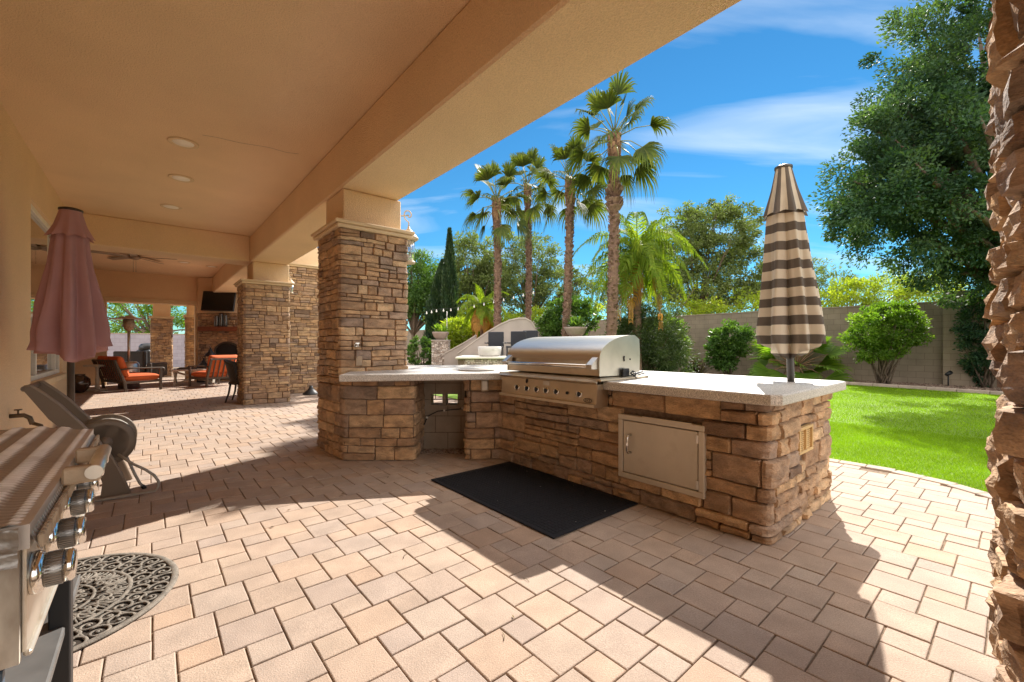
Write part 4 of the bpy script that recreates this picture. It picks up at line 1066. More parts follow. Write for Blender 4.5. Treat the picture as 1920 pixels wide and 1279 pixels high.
# wicker pieces
def wicker_chair(name, label, w, cat='chair'):
    t = thing(name, label, cat); hw = w/2
    mb = MB()
    def bk(a, b):
        an = (a-.5)*2.5; z = .42+.50*b-.10*b*abs(math.sin(an))**2
        return Vector((-.30*math.cos(an)-.10*b+.02, hw*math.sin(an)/math.sin(1.25), z))
    mb.grid(bk, 24, 12); mb.grid(lambda a, b: bk(a, b)*1.0+Vector((.03*math.cos((a-.5)*2.5), 0, 0)), 24, 12); mb.tube([bk(i/23, 1) for i in range(24)], .022, 8); mb.build('backrest', m_wick, t)
    mb = MB(); mb.box((.02, 0, .42), (.56, w*.94, .06), None, .02); mb.build('seat', m_wick, t)
    for sx in (-1, 1):
        for sy in (-1, 1):
            mb = MB(); mb.tube([(sx*.22, sy*hw*.8, .42), (sx*.25, sy*hw*.88, .2), (sx*.31, sy*hw*.95, 0)], [.022, .02, .016], 8); mb.build('leg', m_wick, t)
    return t
a = wicker_chair('wicker_chair', 'dark wicker dining chair standing against the stone column', .6); a.location = (-6.05, 9.72, 0); a.rotation_euler = (0, 0, R(20))
t = thing('wicker_armchair', 'dark wicker armchair with pale cushion behind the orange loveseat', 'armchair', (-12.4, 14.9, 0))
for nm, c, s_ in (('backrest', (-13.0, 14.6, .70), (1.05, .14, .70)), ('armrest', (-12.35, 14.95, .42), (.14, .75, .46)), ('armrest', (-13.6, 14.95, .42), (.14, .75, .46)), ('seat', (-12.97, 15.0, .26), (1.1, .72, .30))):
    mb = MB(); mb.box(c, s_, None, .03); mb.build(nm, m_wick, t)
mb = MB(); cushion(mb, Vector((-12.9, 15.0, .47)), (.9, .66, .13), (X_, Y_, ZD)); mb.build('cushion', m_dist, t)
# white trestle coffee table
c0 = Vector((-10.15, 13.75, 0)); t = thing('coffee_table', 'white trestle coffee table between the orange seats', 'coffee table', c0)
ax = Vector((.85, .53, 0)).normalized(); ay = Vector((-ax.y, ax.x, 0))
mb = MB(); mb.box(c0+ZD*.47, (1.15, .75, .05), (ax, ay, ZD), .008); mb.build('tabletop', m_dist, t)
for s_ in (-1, 1):
    for q in (-1, 1):
        mb = MB(); mb.bar(c0+ax*(s_*.5)-ay*(q*.33)+ZD*.0, c0+ax*(s_*.5)+ay*(q*.33)+ZD*.445, .05+.004*q, .06); mb.build('leg', m_dist, t)
for q in (-1, 1):
    mb = MB(); mb.bar(c0-ax*.5-ay*.02*q+ZD*(.225-.19*q), c0+ax*.5-ay*.02*q+ZD*(.225+.19*q), .03, .06); mb.build('brace', m_dist, t)
mb = MB(); mb.box(c0+ax*-.2+ZD*.515, (.5, .32, .04), (ax, ay, ZD), .01); mb.box(c0+ax*-.2+ZD*.545, (.42, .26, .02), (ax, ay, ZD), .006)
one(mb, 'tray', m_wood, 'dark tray lying on the white trestle coffee table', 'tray')
def candle_lantern(c, s, label):
    t = thing('candle_lantern', label, 'lantern', c, 'black candle lanterns'); mb = MB()
    mb.box(c+ZD*.025*s, (.22*s, .22*s, .05*s), None, .006)
    mb.build('base', m_black, t)
    for sx in (-1, 1):
        for sy in (-1, 1):
            mb = MB(); mb.box(c+Vector((sx*.095*s, sy*.095*s, .22*s)), (.018*s, .018*s, .34*s)); mb.build('post', m_black, t)
    mb = MB(); mb.lathe([(.001, .66*s), (.02*s, .65*s), (.02*s, .60*s), (.05*s, .585*s), (.05*s, .54*s), (.09*s, .50*s), (.155*s, .42*s), (.155*s, .39*s), (.001, .39*s)], c, 8); mb.tube([c+ZD*.64*s+Vector((.03*s*math.cos(a_), 0, .03*s+.03*s*math.sin(a_))) for a_ in [i*.6 for i in range(10)]], .006*s, 5); mb.build('roof', m_black, t)
    mb = MB(); mb.lathe([(.001, .05*s), (.04*s, .05*s), (.04*s, .17*s), (.001, .18*s)], c, 12); mb.build('candle', m_white, t)
candle_lantern(c0+ax*.40+ay*.05+ZD*.495, 1.05, 'black candle lantern standing on the white trestle table')
candle_lantern(Vector((-10.45, 14.55, .0)), 1.25, 'black candle lantern on the floor in front of the fireplace')
# pale pedestal side table and dark glazed urn
c = Vector((-11.35, 11.75, 0)); t = thing('side_table', 'pale pedestal side table beside the orange loveseat', 'side table', c)
mb = MB(); mb.box(c+ZD*.70, (.42, .40, .05), None, .01); mb.build('tabletop', m_dist, t)
mb = MB(); mb.lathe([(.06, .675), (.04, .62), (.035, .45), (.05, .3), (.04, .2), (.06, .1), (.06, .06)], c, 12); mb.build('pedestal', m_dist, t)
for q in (0, 1):
    mb = MB(); d = Vector((math.cos(q*1.57+.6), math.sin(q*1.57+.6), 0)); mb.bar(c-d*.2+ZD*.03, c+d*.2+ZD*.03, .06+.004*q, .06-.004*q, .008); mb.build('foot', m_dist, t)
mb = MB(); c = Vector((-11.45, 11.35, 0)); mb.lathe([(.001, 0), (.09, 0), (.17, .08), (.235, .22), (.22, .36), (.13, .45), (.11, .47), (.14, .49), (.001, .49)], c, 28)
one(mb, 'urn', M('glazed_urn', (.05, .028, .018), rough=.12, spec=.8), 'dark glossy round urn on the floor behind the mauve parasol pole', 'urn')
# patio heater
c = Vector((-11.2, 12.55, 0)); t = thing('patio_heater', 'steel mushroom patio heater in front of the far opening', 'patio heater', c)
mb = MB(); mb.lathe([(.001, 2.13), (.03, 2.12), (.10, 2.09), (.43, 2.02), (.43, 2.01), (.001, 2.03)], c, 32); mb.build('reflector', m_steel, t)
mb = MB(); mb.lathe([(.001, 2.02), (.125, 2.02), (.13, 1.82), (.10, 1.72), (.04, 1.66), (.001, 1.66)], c, 20); mb.build('burner', m_rust, t)
mb = MB(); mb.tube([c+ZD*.75, c+ZD*1.68], .034, 12); mb.build('pole', m_steel, t)
mb = MB(); mb.lathe([(.001, 0), (.24, 0), (.24, .70), (.18, .78), (.001, .78)], c, 24); mb.build('base', m_steel, t)
c = Vector((-16.3, 19.2, 0)); t = thing('covered_barbecue', 'dark covered barbecue standing outside beyond the far opening', 'barbecue', c)
mb = MB(); mb.box(c+ZD*.55, (.62, .6, 1.0), None, .06); mb.build('cover', m_blackplastic, t); mb = MB(); mb.lathe([(.31, 0), (.30, .16), (.22, .27), (.001, .30)], c+ZD*1.05, 20); mb.build('lid', m_blackplastic, t)
# fireplace across the far corner
FY = 14.9; fx0, fx1 = -10.88, -9.25
t = thing('corner_fireplace', 'stone corner fireplace with arched black opening and wooden mantel', 'fireplace', ((fx0+fx1)/2, FY, 0))
mb = MB(); mb.prism([(fx0, FY+.02), (fx1, FY+.02), (-10.0, 15.9)], 0, 2.37); mb.build('core', m_mortar, t)
mb = MB(); ph = Path([(fx0-.35, FY+.55), (fx0, FY), (fx1, FY), (fx1+.3, FY+.3)], .03)
so_ = s_at(ph, Vector((-10.27, FY, 0))); s1_ = s_at(ph, Vector((-9.44, FY, 0)))
stone_wall(mb, ph, 0, 2.37, 91, rows=(.06, .13), lens=(.12, .34), res=.05, holes=[(so_, s1_, .1, 1.12)]); mb.build('stone_veneer', m_stone, t)
mb = MB(); mb.prism([(fx0-.02, FY+.02), (fx1+.02, FY+.02), uv(18.55, 2.33).xy, uv(18.55, 1.25).xy], 2.375, ZCL-.01); mb.box(((fx0+fx1)/2, FY, 2.40), (fx1-fx0+.1, .12, .05)); mb.build('chimney_breast', m_stucco, t)
mb = MB(); mb.box((-9.88, FY-.13, 1.815), (1.70, .28, .15), None, .01); mb.build('mantel', M('mantel_wood', (.20, .065, .03), rough=.5, nvar=.25, nscale=10, stretch=(1, 8, 8)), t)
mb = MB(); arc = [(-10.27, .1), (-9.44, .1), (-9.44, 1.05)]+[(-9.855+.415*math.cos(a_), 1.05+.30*math.sin(a_)) for a_ in [i*math.pi/10 for i in range(1, 10)]]+[(-10.27, 1.05)]
n = len(arc); mb.add([(x, FY-.035, z) for x, z in arc]+[(x, FY+.02, z) for x, z in arc], [tuple(range(n))]+[(i, n+i, n+(i+1) % n, (i+1) % n) for i in range(n)]); ob = mb.build('firebox_opening', m_black, t)
mb = MB(); mb.tube([(x, FY-.05, z) for x, z in arc[1:]]+[(-10.27, FY-.05, .1)], .03, 8); mb.build('arch_frame', m_wick, t)
for k, (x, h) in enumerate(((-10.16, .37), (-10.0, .44), (-9.85, .40))):
    mb = MB(); mb.lathe([(.001, 0), (.055, 0), (.06, .05), (.058, h*.85), (.045, h*.95), (.05, h), (.001, h)], (x, FY-.14, 1.892), 18)
    one(mb, 'vase', M('silver_vase', (.16, .15, .14), rough=.3, metal=.8, nvar=.5, nscale=40), ['dark metal vase on the mantel, the one farthest from the column', 'tall dark metal vase in the middle of the three on the mantel', 'dark metal vase on the mantel nearest the stone column'][k], 'vase', 'metal vases on the mantel')
c = Vector((-10.03, FY-.22, 2.76)); t = thing('television', 'black flat television mounted above the fireplace mantel', 'television', c)
ax3 = (Vector((1, .0, -.03)).normalized(), Vector((0, 1, -.14)).normalized(), Vector((.03, .14, 1)).normalized())
mb = MB(); mb.box(c, (1.12, .06, .68), ax3, .012); mb.build('case', m_blackplastic, t)
mb = MB(); mb.box(c-ax3[1]*.031, (1.07, .004, .62), ax3); mb.build('screen', M('screen', (.006, .006, .007), rough=.05, nvar=0), t)
mb = MB(); mb.box(c+ax3[1]*.12, (.2, .2, .2), ax3); mb.build('wall_bracket', m_black, t)
mb = MB(); c = Vector((-5.75, 12.1, 0)); c = ray(583, 11.0, 0); mb.lathe([(.001, 0), (.20, 0), (.19, .03), (.10, .10), (.05, .16), (.04, .22), (.001, .22)], c, 20)
one(mb, 'parasol_foot', m_black, 'low black parasol foot on the pavers behind the nearest column', 'parasol base')
# ---------------------------------------------------------------- vegetation
def LM(name, tones, tr=.4, tc=(1.2, 1.25, .45), rough=.5, spec=.4, nv=.25, ns=.9):
    return M(name, tones=tones, rough=rough, spec=spec, nvar=nv, nscale=ns, transl=tr, translcol=tc)
lf_ficus = LM('ficus_leaf', [(.03, .075, .042), (.055, .118, .06), (.085, .155, .068), (.13, .20, .06)], .38, (1.5, 1.5, .4), .55, .25)
lf_olive = LM('olive_leaf', [(.09, .12, .045), (.16, .20, .06), (.22, .27, .10), (.13, .17, .07)], .42, (1.1, 1.25, .5), .6, .25)
lf_light = LM('light_leaf', [(.20, .28, .03), (.30, .39, .04), (.40, .43, .055)], .6, (1.3, 1.3, .4))
lf_bush = LM('bush_leaf', [(.06, .13, .03), (.11, .21, .045), (.18, .28, .06)], .45)
lf_round = LM('shrub_leaf', [(.10, .20, .025), (.18, .31, .035), (.27, .38, .05)], .55)
lf_dark = LM('oleander_leaf', [(.04, .07, .025), (.075, .115, .04), (.13, .16, .06)], .4)
lf_cyp = LM('cypress_leaf', [(.02, .05, .02), (.04, .08, .028), (.08, .12, .035)], .3)
lf_palm = LM('palm_leaf', [(.05, .08, .022), (.09, .125, .028), (.16, .18, .04)], .42, (1.3, 1.25, .4), rough=.6, spec=.2)
lf_queen = LM('queen_leaf', [(.12, .20, .02), (.20, .29, .03), (.31, .36, .04)], .55, rough=.6, spec=.2)
lf_dead = LM('dead_frond', [(.42, .20, .035), (.50, .27, .05), (.36, .15, .03)], .4, (1.2, 1, .6))
lf_purple = LM('fountain_grass', [(.035, .022, .022), (.07, .045, .03), (.10, .085, .05)], .3)
m_bark = M('bark', (.14, .10, .07), rough=.95, nvar=.3, nscale=12, bump=.8, bscale=40)
m_ptrunk = M('palm_trunk', tones=[(.11, .062, .042), (.21, .128, .088), (.34, .23, .165)], rough=.95, nvar=.3, nscale=10, bump=.8, bscale=50, bdist=.02)
m_tan = M('dry_leaf_base', tones=[(.13, .07, .04), (.26, .15, .085), (.36, .22, .12)], rough=.95, nvar=.25, nscale=12)

def leaf_quads(C, D, ln, wd, rg, jit=.35):
    n = len(C); D = D/np.maximum(1e-6, np.linalg.norm(D, axis=1))[:, None]
    r = rg.normal(size=(n, 3)); S_ = np.cross(D, r); S_ /= np.maximum(1e-6, np.linalg.norm(S_, axis=1))[:, None]
    L_ = (ln*rg.uniform(1-jit, 1+jit, n))[:, None]; W_ = (wd*rg.uniform(1-jit, 1+jit, n))[:, None]
    Nn = np.cross(D, S_)
    P = np.stack([C-D*L_*.5, C+S_*W_*.5-D*L_*.05+Nn*W_*.12, C+D*L_*.5, C-S_*W_*.5-D*L_*.05+Nn*W_*.12], 1)
    return P.reshape(-1, 3)
def crown(parent, ells, n, ln, wd, mat, seed, clump=.5, per=90, shell=.45, droop=.0, cut=None, flat=.75, name='crown', gap=0.0):
    rg = np.random.default_rng(seed); wts = np.array([e[1][0]*e[1][1]*e[1][2] for e in ells])**.75; wts /= wts.sum()
    nc = max(4, n//per); k = rg.choice(len(ells), nc, p=wts)
    ce = np.array([e[0] for e in ells], float)[k]; ra = np.array([e[1] for e in ells], float)[k]
    d = rg.normal(size=(nc, 3)); d /= np.linalg.norm(d, axis=1)[:, None]
    rad = shell+(1-shell)*rg.random(nc)**.6
    # uneven outline: push clumps in and out by a smooth field
    bump = np.array([nz(*(q*1.7), seed) if False else noise.noise(Vector((q[0]*1.9+seed, q[1]*1.9, q[2]*1.9))) for q in d])
    cc = ce+d*ra*(rad*(1+.28*bump))[:, None]
    if gap: 
        keep = np.array([noise.noise(Vector((q[0]*.8+seed, q[1]*.8, q[2]*.8))) for q in cc]) > -gap*.0-.55+gap
        cc, d = cc[keep], d[keep]
    if cut is not None: m = cut(cc); cc, d = cc[m], d[m]
    nc = len(cc); sz = clump*rg.uniform(.55, 1.35, nc)
    j = rg.integers(0, nc, n); o = rg.normal(size=(n, 3)); o /= np.linalg.norm(o, axis=1)[:, None]
    rr = rg.random(n)**.45
    off = o*(rr*sz[j])[:, None]; off[:, 2] *= flat
    C = cc[j]+off
    D = o*.9+d[j]*.8+rg.normal(size=(n, 3))*.6; D[:, 2] -= droop
    tone = np.clip(.38+.6*(rg.random(nc)-.5)[j]+.5*(rg.random(n)-.5), 0, 1)
    npmesh(name, leaf_quads(C, D, ln, wd, rg), 4, tone, mat, parent)
    return cc
def limbs(parent, base, fork, cc, rt, seed, n=14, mat=None, name='trunk', r2=.03):
    rnd = random.Random(seed); mb = MB(); base = Vector(base); fork = Vector(fork)
    pts = [base.lerp(fork, t)+Vector((nz(t*3, seed, 1), nz(t*3, seed, 4), 0))*rt*(.6 if t > 0 else 0) for t in (0, .2, .4, .6, .8, 1)]
    mb.tube(pts, [rt*(1.35-.25*min(1, i*.8)-.09*i) for i in range(6)], 10)
    idx = list(range(len(cc))); rnd.shuffle(idx)
    for i in idx[:n]:
        e = Vector(cc[i]); st = pts[-1].lerp(pts[3], rnd.random()*.5); mid = st.lerp(e, .5)+Vector((rnd.uniform(-.2, .2), rnd.uniform(-.2, .2), .12*(e-st).length))
        q = [st*(1-t)**2+mid*2*t*(1-t)+e*t*t for t in (0, .2, .4, .6, .8, 1)]
        mb.tube(q, [rt*.5*(1-.15*k) if k < 5 else r2*.4 for k in range(6)], 6)
    return mb.build(name, mat or m_bark, parent)
def tree(nm, label, base, fork, ells, n, ln, wd, mat, seed, group=None, rt=.16, cat='tree', nb=16, **kw):
    t = thing(nm, label, cat, base, group)
    cc = crown(t, ells, n, ln, wd, mat, seed, **kw); limbs(t, base, fork, cc, rt, seed, nb)
    return t

# big ficus on the right
def cutf(c): return (c[:, 2] > np.where(c[:, 0] > 12.4, 1.3, 2.25+.10*np.maximum(0, 12.0-c[:, 0])))
tree('ficus_tree', 'huge dense dark green ficus tree above the lawn at the garden wall', (13.6, 11.2, 0), (13.2, 11.2, 2.9),
     [((12.6, 11.0, 5.6), (3.5, 2.8, 2.9)), ((10.6, 10.9, 5.0), (2.3, 2.0, 1.7)), ((11.6, 10.9, 8.0), (2.3, 2.2, 2.5)), ((13.2, 11.2, 9.0), (3.0, 2.6, 3.2)), ((10.3, 10.8, 6.6), (1.6, 1.5, 1.5)), ((12.0, 11, 3.5), (2.0, 1.6, .9)), ((9.5, 10.8, 5.1), (1.5, 1.5, 1.4)), ((13.2, 11.4, 3.0), (1.5, 1.1, 1.5))],
     190000, .10, .045, lf_ficus, 7, rt=.32, nb=60, clump=.40, per=210, shell=.40, cut=cutf, droop=.15)
bk = 'trees beyond the garden wall'
tree('mesquite_tree', 'airy olive tree behind the wall, right of the drooping green palm', (12.6, 29, 0), (12.6, 29, 3.5),
     [((11.2, 29, 8.2), (2.6, 2.3, 2.6)), ((14.0, 29, 8.8), (2.8, 2.3, 2.2)), ((15.6, 28.6, 6.2), (2.0, 2, 2.2)), ((12.5, 29, 5.2), (3.5, 2.4, 1.8)), ((9.2, 29, 6.4), (1.6, 1.6, 1.8))], 46000, .21, .085, lf_olive, 21, bk, rt=.15, nb=34, clump=.55, per=90, droop=.3)
tree('mesquite_tree', 'airy olive tree behind the two middle fan palms', (1.6, 35, 0), (1.6, 35, 3.2),
     [((1.3, 35, 8.2), (2.6, 2.2, 2.3)), ((3.4, 35, 6.0), (2.2, 2, 2.0)), ((.4, 35, 5.2), (2.6, 2, 1.8)), ((5.8, 34, 5.2), (2.0, 1.8, 2.2))], 25000, .22, .09, lf_olive, 22, bk, rt=.18, nb=30, clump=.55, per=60, droop=.2)
tree('mesquite_tree', 'spreading olive tree behind the leftmost fan palm', (-2.8, 33, 0), (-2.8, 33, 3.2),
     [((-3.0, 33, 7.6), (2.2, 2, 2.2)), ((-1.4, 33, 6.2), (1.8, 1.8, 1.9)), ((-3.6, 33, 5.0), (1.8, 1.8, 1.6))], 22000, .22, .09, lf_olive, 23, bk, rt=.18, nb=30, clump=.52, per=60, droop=.2)
tree('shade_tree', 'grey green tree between the tall stone column and the dark cypresses', (-7.8, 34, 0), (-7.8, 34, 2.4),
     [((-7.8, 34, 6.2), (2.3, 2, 2.6)), ((-6.3, 34, 5.2), (1.6, 1.6, 2)), ((-9, 34, 5), (1.6, 1.5, 2))], 26000, .21, .09, lf_bush, 24, bk, rt=.2, nb=22, clump=.75, per=60)
tree('sunlit_shrub_tree', 'yellow green foliage glowing above the garden wall, right of the striped parasol', (19.0, 24, 0), (19.0, 24, 2.0),
     [((18.4, 24, 3.6), (1.7, 1.5, 1.3)), ((20.6, 23.5, 3.9), (1.7, 1.4, 1.4)), ((22.6, 23.2, 4.1), (1.5, 1.3, 1.2))], 13000, .17, .065, lf_light, 25, bk, rt=.12, nb=18, clump=.5, per=60)
tree('sunlit_shrub_tree', 'pale sparse tree rising over the wall right of the striped parasol', (17.6, 26, 0), (17.6, 26, 2.6),
     [((17.8, 26, 5.4), (1.5, 1.4, 1.2)), ((19.5, 26, 4.9), (1.4, 1.3, 1.0))], 3800, .17, .06, lf_olive, 26, bk, rt=.12, nb=18, clump=.45, per=40)
tree('sunlit_shrub_tree', 'bright green shrubbery behind the wall below the cypresses', (-2.6, 31, 0), (-2.6, 31, 1.5),
     [((-4.3, 31, 2.9), (1.6, 1.2, 1.1)), ((-2.3, 31, 3.1), (1.5, 1.2, 1.1)), ((-.3, 31, 2.7), (1.4, 1.2, 1.0)), ((2.2, 31, 2.9), (1.4, 1.2, 1.1))], 13000, .17, .07, lf_light, 27, bk, rt=.1, nb=14, clump=.5, per=60)
tree('sunlit_shrub_tree', 'green shrubbery behind the wall under the drooping green palm', (9, 25, 0), (9, 25, 1.5),
     [((7, 26, 2.9), (1.8, 1.2, 1.4)), ((10, 24.6, 3.2), (1.8, 1.2, 1.5)), ((12.8, 24, 3.0), (1.8, 1.2, 1.3)), ((15.2, 23.8, 3.4), (1.5, 1.2, 1.4))], 14000, .17, .07, lf_light, 28, bk, rt=.1, nb=16, clump=.55, per=60)
tree('shade_tree', 'sunlit green tree seen through the far left opening of the patio', (-26, 31, 0), (-26, 31, 2), [((-27, 31, 4.0), (2.8, 2, 2.4)), ((-23.5, 31.5, 4.2), (2.4, 2, 2.4)), ((-30, 31, 4), (2.5, 2, 2.2))], 14000, .20, .09, lf_round, 29, bk, rt=.18, nb=20, clump=.7, per=60)
# cypresses
def cypress(px, Y, top, r, label, seed, lean=0):
    x = (px-960)/F*Y; t = thing('cypress', label, 'cypress', (x, Y, 0), 'dark columnar cypresses'); rg = np.random.default_rng(seed); n = 11000
    z = .3+(top-.3)*rg.random(n)**.9; f = (z-.3)/(top-.3); rad = r*np.minimum(1, (1-f)*2.2+.04)**.8*np.minimum(1, .45+f*4)
    a = rg.uniform(0, 6.283, n); rr = rad*(.45+.55*rg.random(n)**.5)*(1+.18*np.sin(a*5+z*3))
    C = np.stack([x+lean*f+rr*np.cos(a), Y+rr*np.sin(a), z], 1); D = np.stack([.45*np.cos(a), .45*np.sin(a), np.ones(n)], 1)+rg.normal(0, .25, (n, 3))
    npmesh('crown', leaf_quads(C, D, .26, .07, rg), 4, np.clip(rg.random(n)*.8*(.4+.6*(np.sin(a*4+z*5) > 0)), 0, 1), lf_cyp, t)
    mb = MB(); mb.tube([(x, Y, 0), (x+lean*.5, Y, top*.5), (x+lean*.9, Y, top*.92)], [.1, .07, .02], 8); mb.build('trunk', m_bark, t)
cypress(843, 24, 7.75, .42, 'taller dark cypress with a sharp top behind the curved wall', 3)
cypress(816, 25.5, 6.3, .70, 'shorter leaning dark cypress left of the taller one', 4, lean=.45)

# palms
def ribbon(mb, pts, w, side, tone):
    n = len(pts); V = []
    for i, p in enumerate(pts):
        k = i/(n-1); ww = w*(.35+.65*math.sin(min(1, k*1.6+.15)*1.57))*(1-max(0, k-.45)/.56)+.001
        V += [p-side*ww, p+side*ww]
    mb.add(V, [(2*i, 2*i+1, 2*i+3, 2*i+2) for i in range(n-1)], tone)
def fan_frond(mb, pet, origin, d, plen, blen, rnd, nseg=22, droop=.5):
    d = d.normalized(); side = d.cross(ZD)
    side = side.normalized() if side.length > .05 else Vector((1, 0, 0))
    p1 = origin+d*plen*.55; p2 = origin+d*plen-ZD*(plen*.22*(1-max(0, d.z)))
    pet.tube([origin, p1, p2], [.022, .016, .012], 5)
    ax = (p2-p1).normalized(); nrm = side.cross(ax).normalized(); roll = rnd.uniform(-.9, .9)
    s2 = side*math.cos(roll)+nrm*math.sin(roll); n2 = s2.cross(ax)
    for k in range(nseg):
        f = (k+.5)/nseg*2-1; a = f*1.45+rnd.uniform(-.04, .04)
        dd = ax*math.cos(a)+s2*math.sin(a)+n2*(.22*abs(f))
        dd.normalize(); L_ = blen*(1-.28*abs(f))*rnd.uniform(.88, 1.08)
        q1 = p2+dd*L_*.5; q2 = p2+dd*L_*.80-ZD*L_*droop*.16; q3 = p2+dd*L_*.97-ZD*L_*droop*(.42+.35*rnd.random())
        ribbon(mb, [p2, q1, q2, q3], blen*.042, dd.cross(n2).normalized(), min(1, max(0, rnd.gauss(.45, .2))))
def fan_palm(px0, px1, Y, pyc, r, cr, label, seed, shag=None, nf=24):
    rnd = random.Random(seed); zc = zat(pyc, Y); b = ray(px0, Y, 0); c = ray(px1, Y, zc)
    t = thing('fan_palm', label, 'palm tree', b, 'tall fan palms'); mb = MB()
    n = 60; pts = [b.lerp(c, i/n)+Vector((math.sin(i/n*3.1)*.05*Y/14, 0, 0)) for i in range(n+1)]
    mb.tube(pts, [r*(1.15-.25*i/n)*(1+.05*((i*7) % 3)) for i in range(n+1)], 12, .35)
    H = (c-b).length
    for i in range(int(H*62)):
        k = rnd.random()**.85; p = pts[min(n, int(k*n))].lerp(pts[min(n, int(k*n)+1)], (k*n) % 1); a = i*2.4; d = Vector((math.cos(a), math.sin(a), 0)); rr = r*(1.12-.25*k)
        s_ = .6+.5*k
        if shag and shag[0] < k < shag[1]: rr *= 1.5; s_ *= 1.6
        u_ = (d*.75+ZD).normalized()
        mb.box(p+d*(rr+.012), (.085*s_, .15*s_, .022), (d.cross(ZD), u_, d.cross(ZD).cross(u_)), .0, rnd.random())
    mb.build('trunk', m_ptrunk, t)
    cb, pet = MB(), MB()
    for i in range(nf):
        f = (i+.5)/nf; el = R(76-118*f+rnd.uniform(-9, 9)); az = i*2.39996+rnd.uniform(-.3, .3)
        d = Vector((math.cos(az)*math.cos(el), math.sin(az)*math.cos(el), math.sin(el)))
        fan_frond(cb, pet, c+ZD*(.22-.45*f)+d*.1, d, cr*rnd.uniform(.48, .72), cr*rnd.uniform(.46, .58), rnd, 24, droop=.30+.75*f)
    cb.build('crown', lf_palm, t); pet.build('petioles', M('petiole', (.22, .24, .06), rough=.5), t)
    mb = MB()
    for i in range(60):
        a = i*2.4; d = Vector((math.cos(a), math.sin(a), 0)); z = -.75+.8*i/60; mb.bar(c+d*r*.9+ZD*(z-.1), c+d*(r*1.25)+ZD*(z+.18), .09, .02, tone=rnd.random())
    mb.build('leaf_bases', m_tan, t)
fan_palm(930, 931, 18, 378, .13, 1.5, 'shortest tall fan palm, leftmost of the four against the sky', 31)
fan_palm(988, 989, 20, 352, .12, 1.5, 'slim tall fan palm, second from the left of the four', 32)
fan_palm(1056, 1069, 16, 342, .128, 1.4, 'tall fan palm with a slightly leaning trunk beside the tallest one', 33)
fan_palm(1143, 1152, 14, 258, .148, 1.62, 'tallest fan palm with shaggy trunk, rightmost of the four', 34, shag=(.70, .80), nf=25)
def queen_palm(px, Y, pyc, r, L_, label, seed, nf=18, dead=0, lf=None, spread=1.0):
    rnd = random.Random(seed); zc = zat(pyc, Y); b = ray(px, Y, 0); c = ray(px, Y, zc)
    t = thing('feather_palm', label, 'palm tree', b, 'drooping feather palms'); mb = MB(); n = 24
    mb.tube([b.lerp(c, i/n) for i in range(n+1)], [r*(1.1-.3*i/n)*(1+.05*(i % 2)) for i in range(n+1)], 10, [0][0]+.5)
    mb.build('trunk', m_ptrunk, t)
    for kind in (0, 1):
        cb = MB(); cnt = dead if kind else nf
        for i in range(cnt):
            f = (i+.5)/cnt; el = R(82-100*f) if not kind else R(-5-25*f); az = i*2.39996+seed+rnd.uniform(-.2, .2)
            d = Vector((math.cos(az)*math.cos(el), math.sin(az)*math.cos(el), math.sin(el))); LL = L_*rnd.uniform(.85, 1.1)
            pts = []; p = c.copy(); v = d.copy(); m = 22
            for k in range(m+1):
                pts.append(p.copy()); v = (v-ZD*(.085*(1.0 if not kind else 1.8)*spread)).normalized(); p = p+v*(LL/m)
            cb.tube(pts, [.022*(1-.8*k/m) for k in range(m+1)], 5, .6)
            for k in range(2, m*3):
                kk = k/3; i0 = int(kk); q = pts[i0].lerp(pts[min(m, i0+1)], kk-i0); tg = (pts[min(m, i0+1)]-pts[i0]).normalized() if i0 < m else v
                sd = tg.cross(ZD); sd = sd.normalized() if sd.length > .05 else Vector((1, 0, 0))
                ll = LL*.26*math.sin(min(1, kk/m*1.15+.12)*math.pi*.96)+.05
                for s_ in (-1, 1):
                    dd = (sd*s_*rnd.uniform(.6, 1.0)+tg*.55+ZD*rnd.uniform(-.1, .35)).normalized()
                    e1 = q+dd*ll*.5; e2 = q+dd*ll*.72-ZD*ll*.62; w_ = tg.cross(dd).cross(dd).normalized()
                    tn = min(1, max(0, rnd.gauss(.5, .22))); V = [q-w_*.008, q+w_*.008, e1+w_*.02, e1-w_*.02, e2]
                    cb.add(V, [(0, 1, 2, 3), (3, 2, 4)], tn)
        if cnt: cb.build('fronds' if not kind else 'dead_fronds', lf_dead if kind else (lf or lf_queen), t)
queen_palm(1195, 15.5, 480, .15, 2.75, 'big drooping bright green feather palm in front of the tall palms', 41, nf=30, dead=4, spread=1.35)
queen_palm(904, 19, 575, .10, 1.65, 'small yellowing feather palm with orange dead fronds', 42, nf=13, dead=5, spread=1.2)
# low fan palm behind the striped parasol
t = thing('palm_shrub', 'low green fan palm spreading behind the striped parasol', 'palm shrub', (10.1, 15.3, 0)); cb, pet = MB(), MB(); rnd = random.Random(6)
for i in range(34):
    f = (i+.5)/34; el = R(70-78*f+rnd.uniform(-8, 8)); az = i*2.39996
    fan_frond(cb, pet, Vector((10.1, 15.3, .45)), Vector((math.cos(az)*math.cos(el), math.sin(az)*math.cos(el), math.sin(el))), 1.05*rnd.uniform(.8, 1.1), .85*rnd.uniform(.85, 1.1), rnd, 26, droop=.25)
cb.build('crown', lf_round, t); pet.build('petioles', m_tan, t); mb = MB(); mb.tube([(10.1, 15.3, 0), (10.1, 15.3, .5)], [.16, .14], 10); mb.build('trunk', m_ptrunk, t)

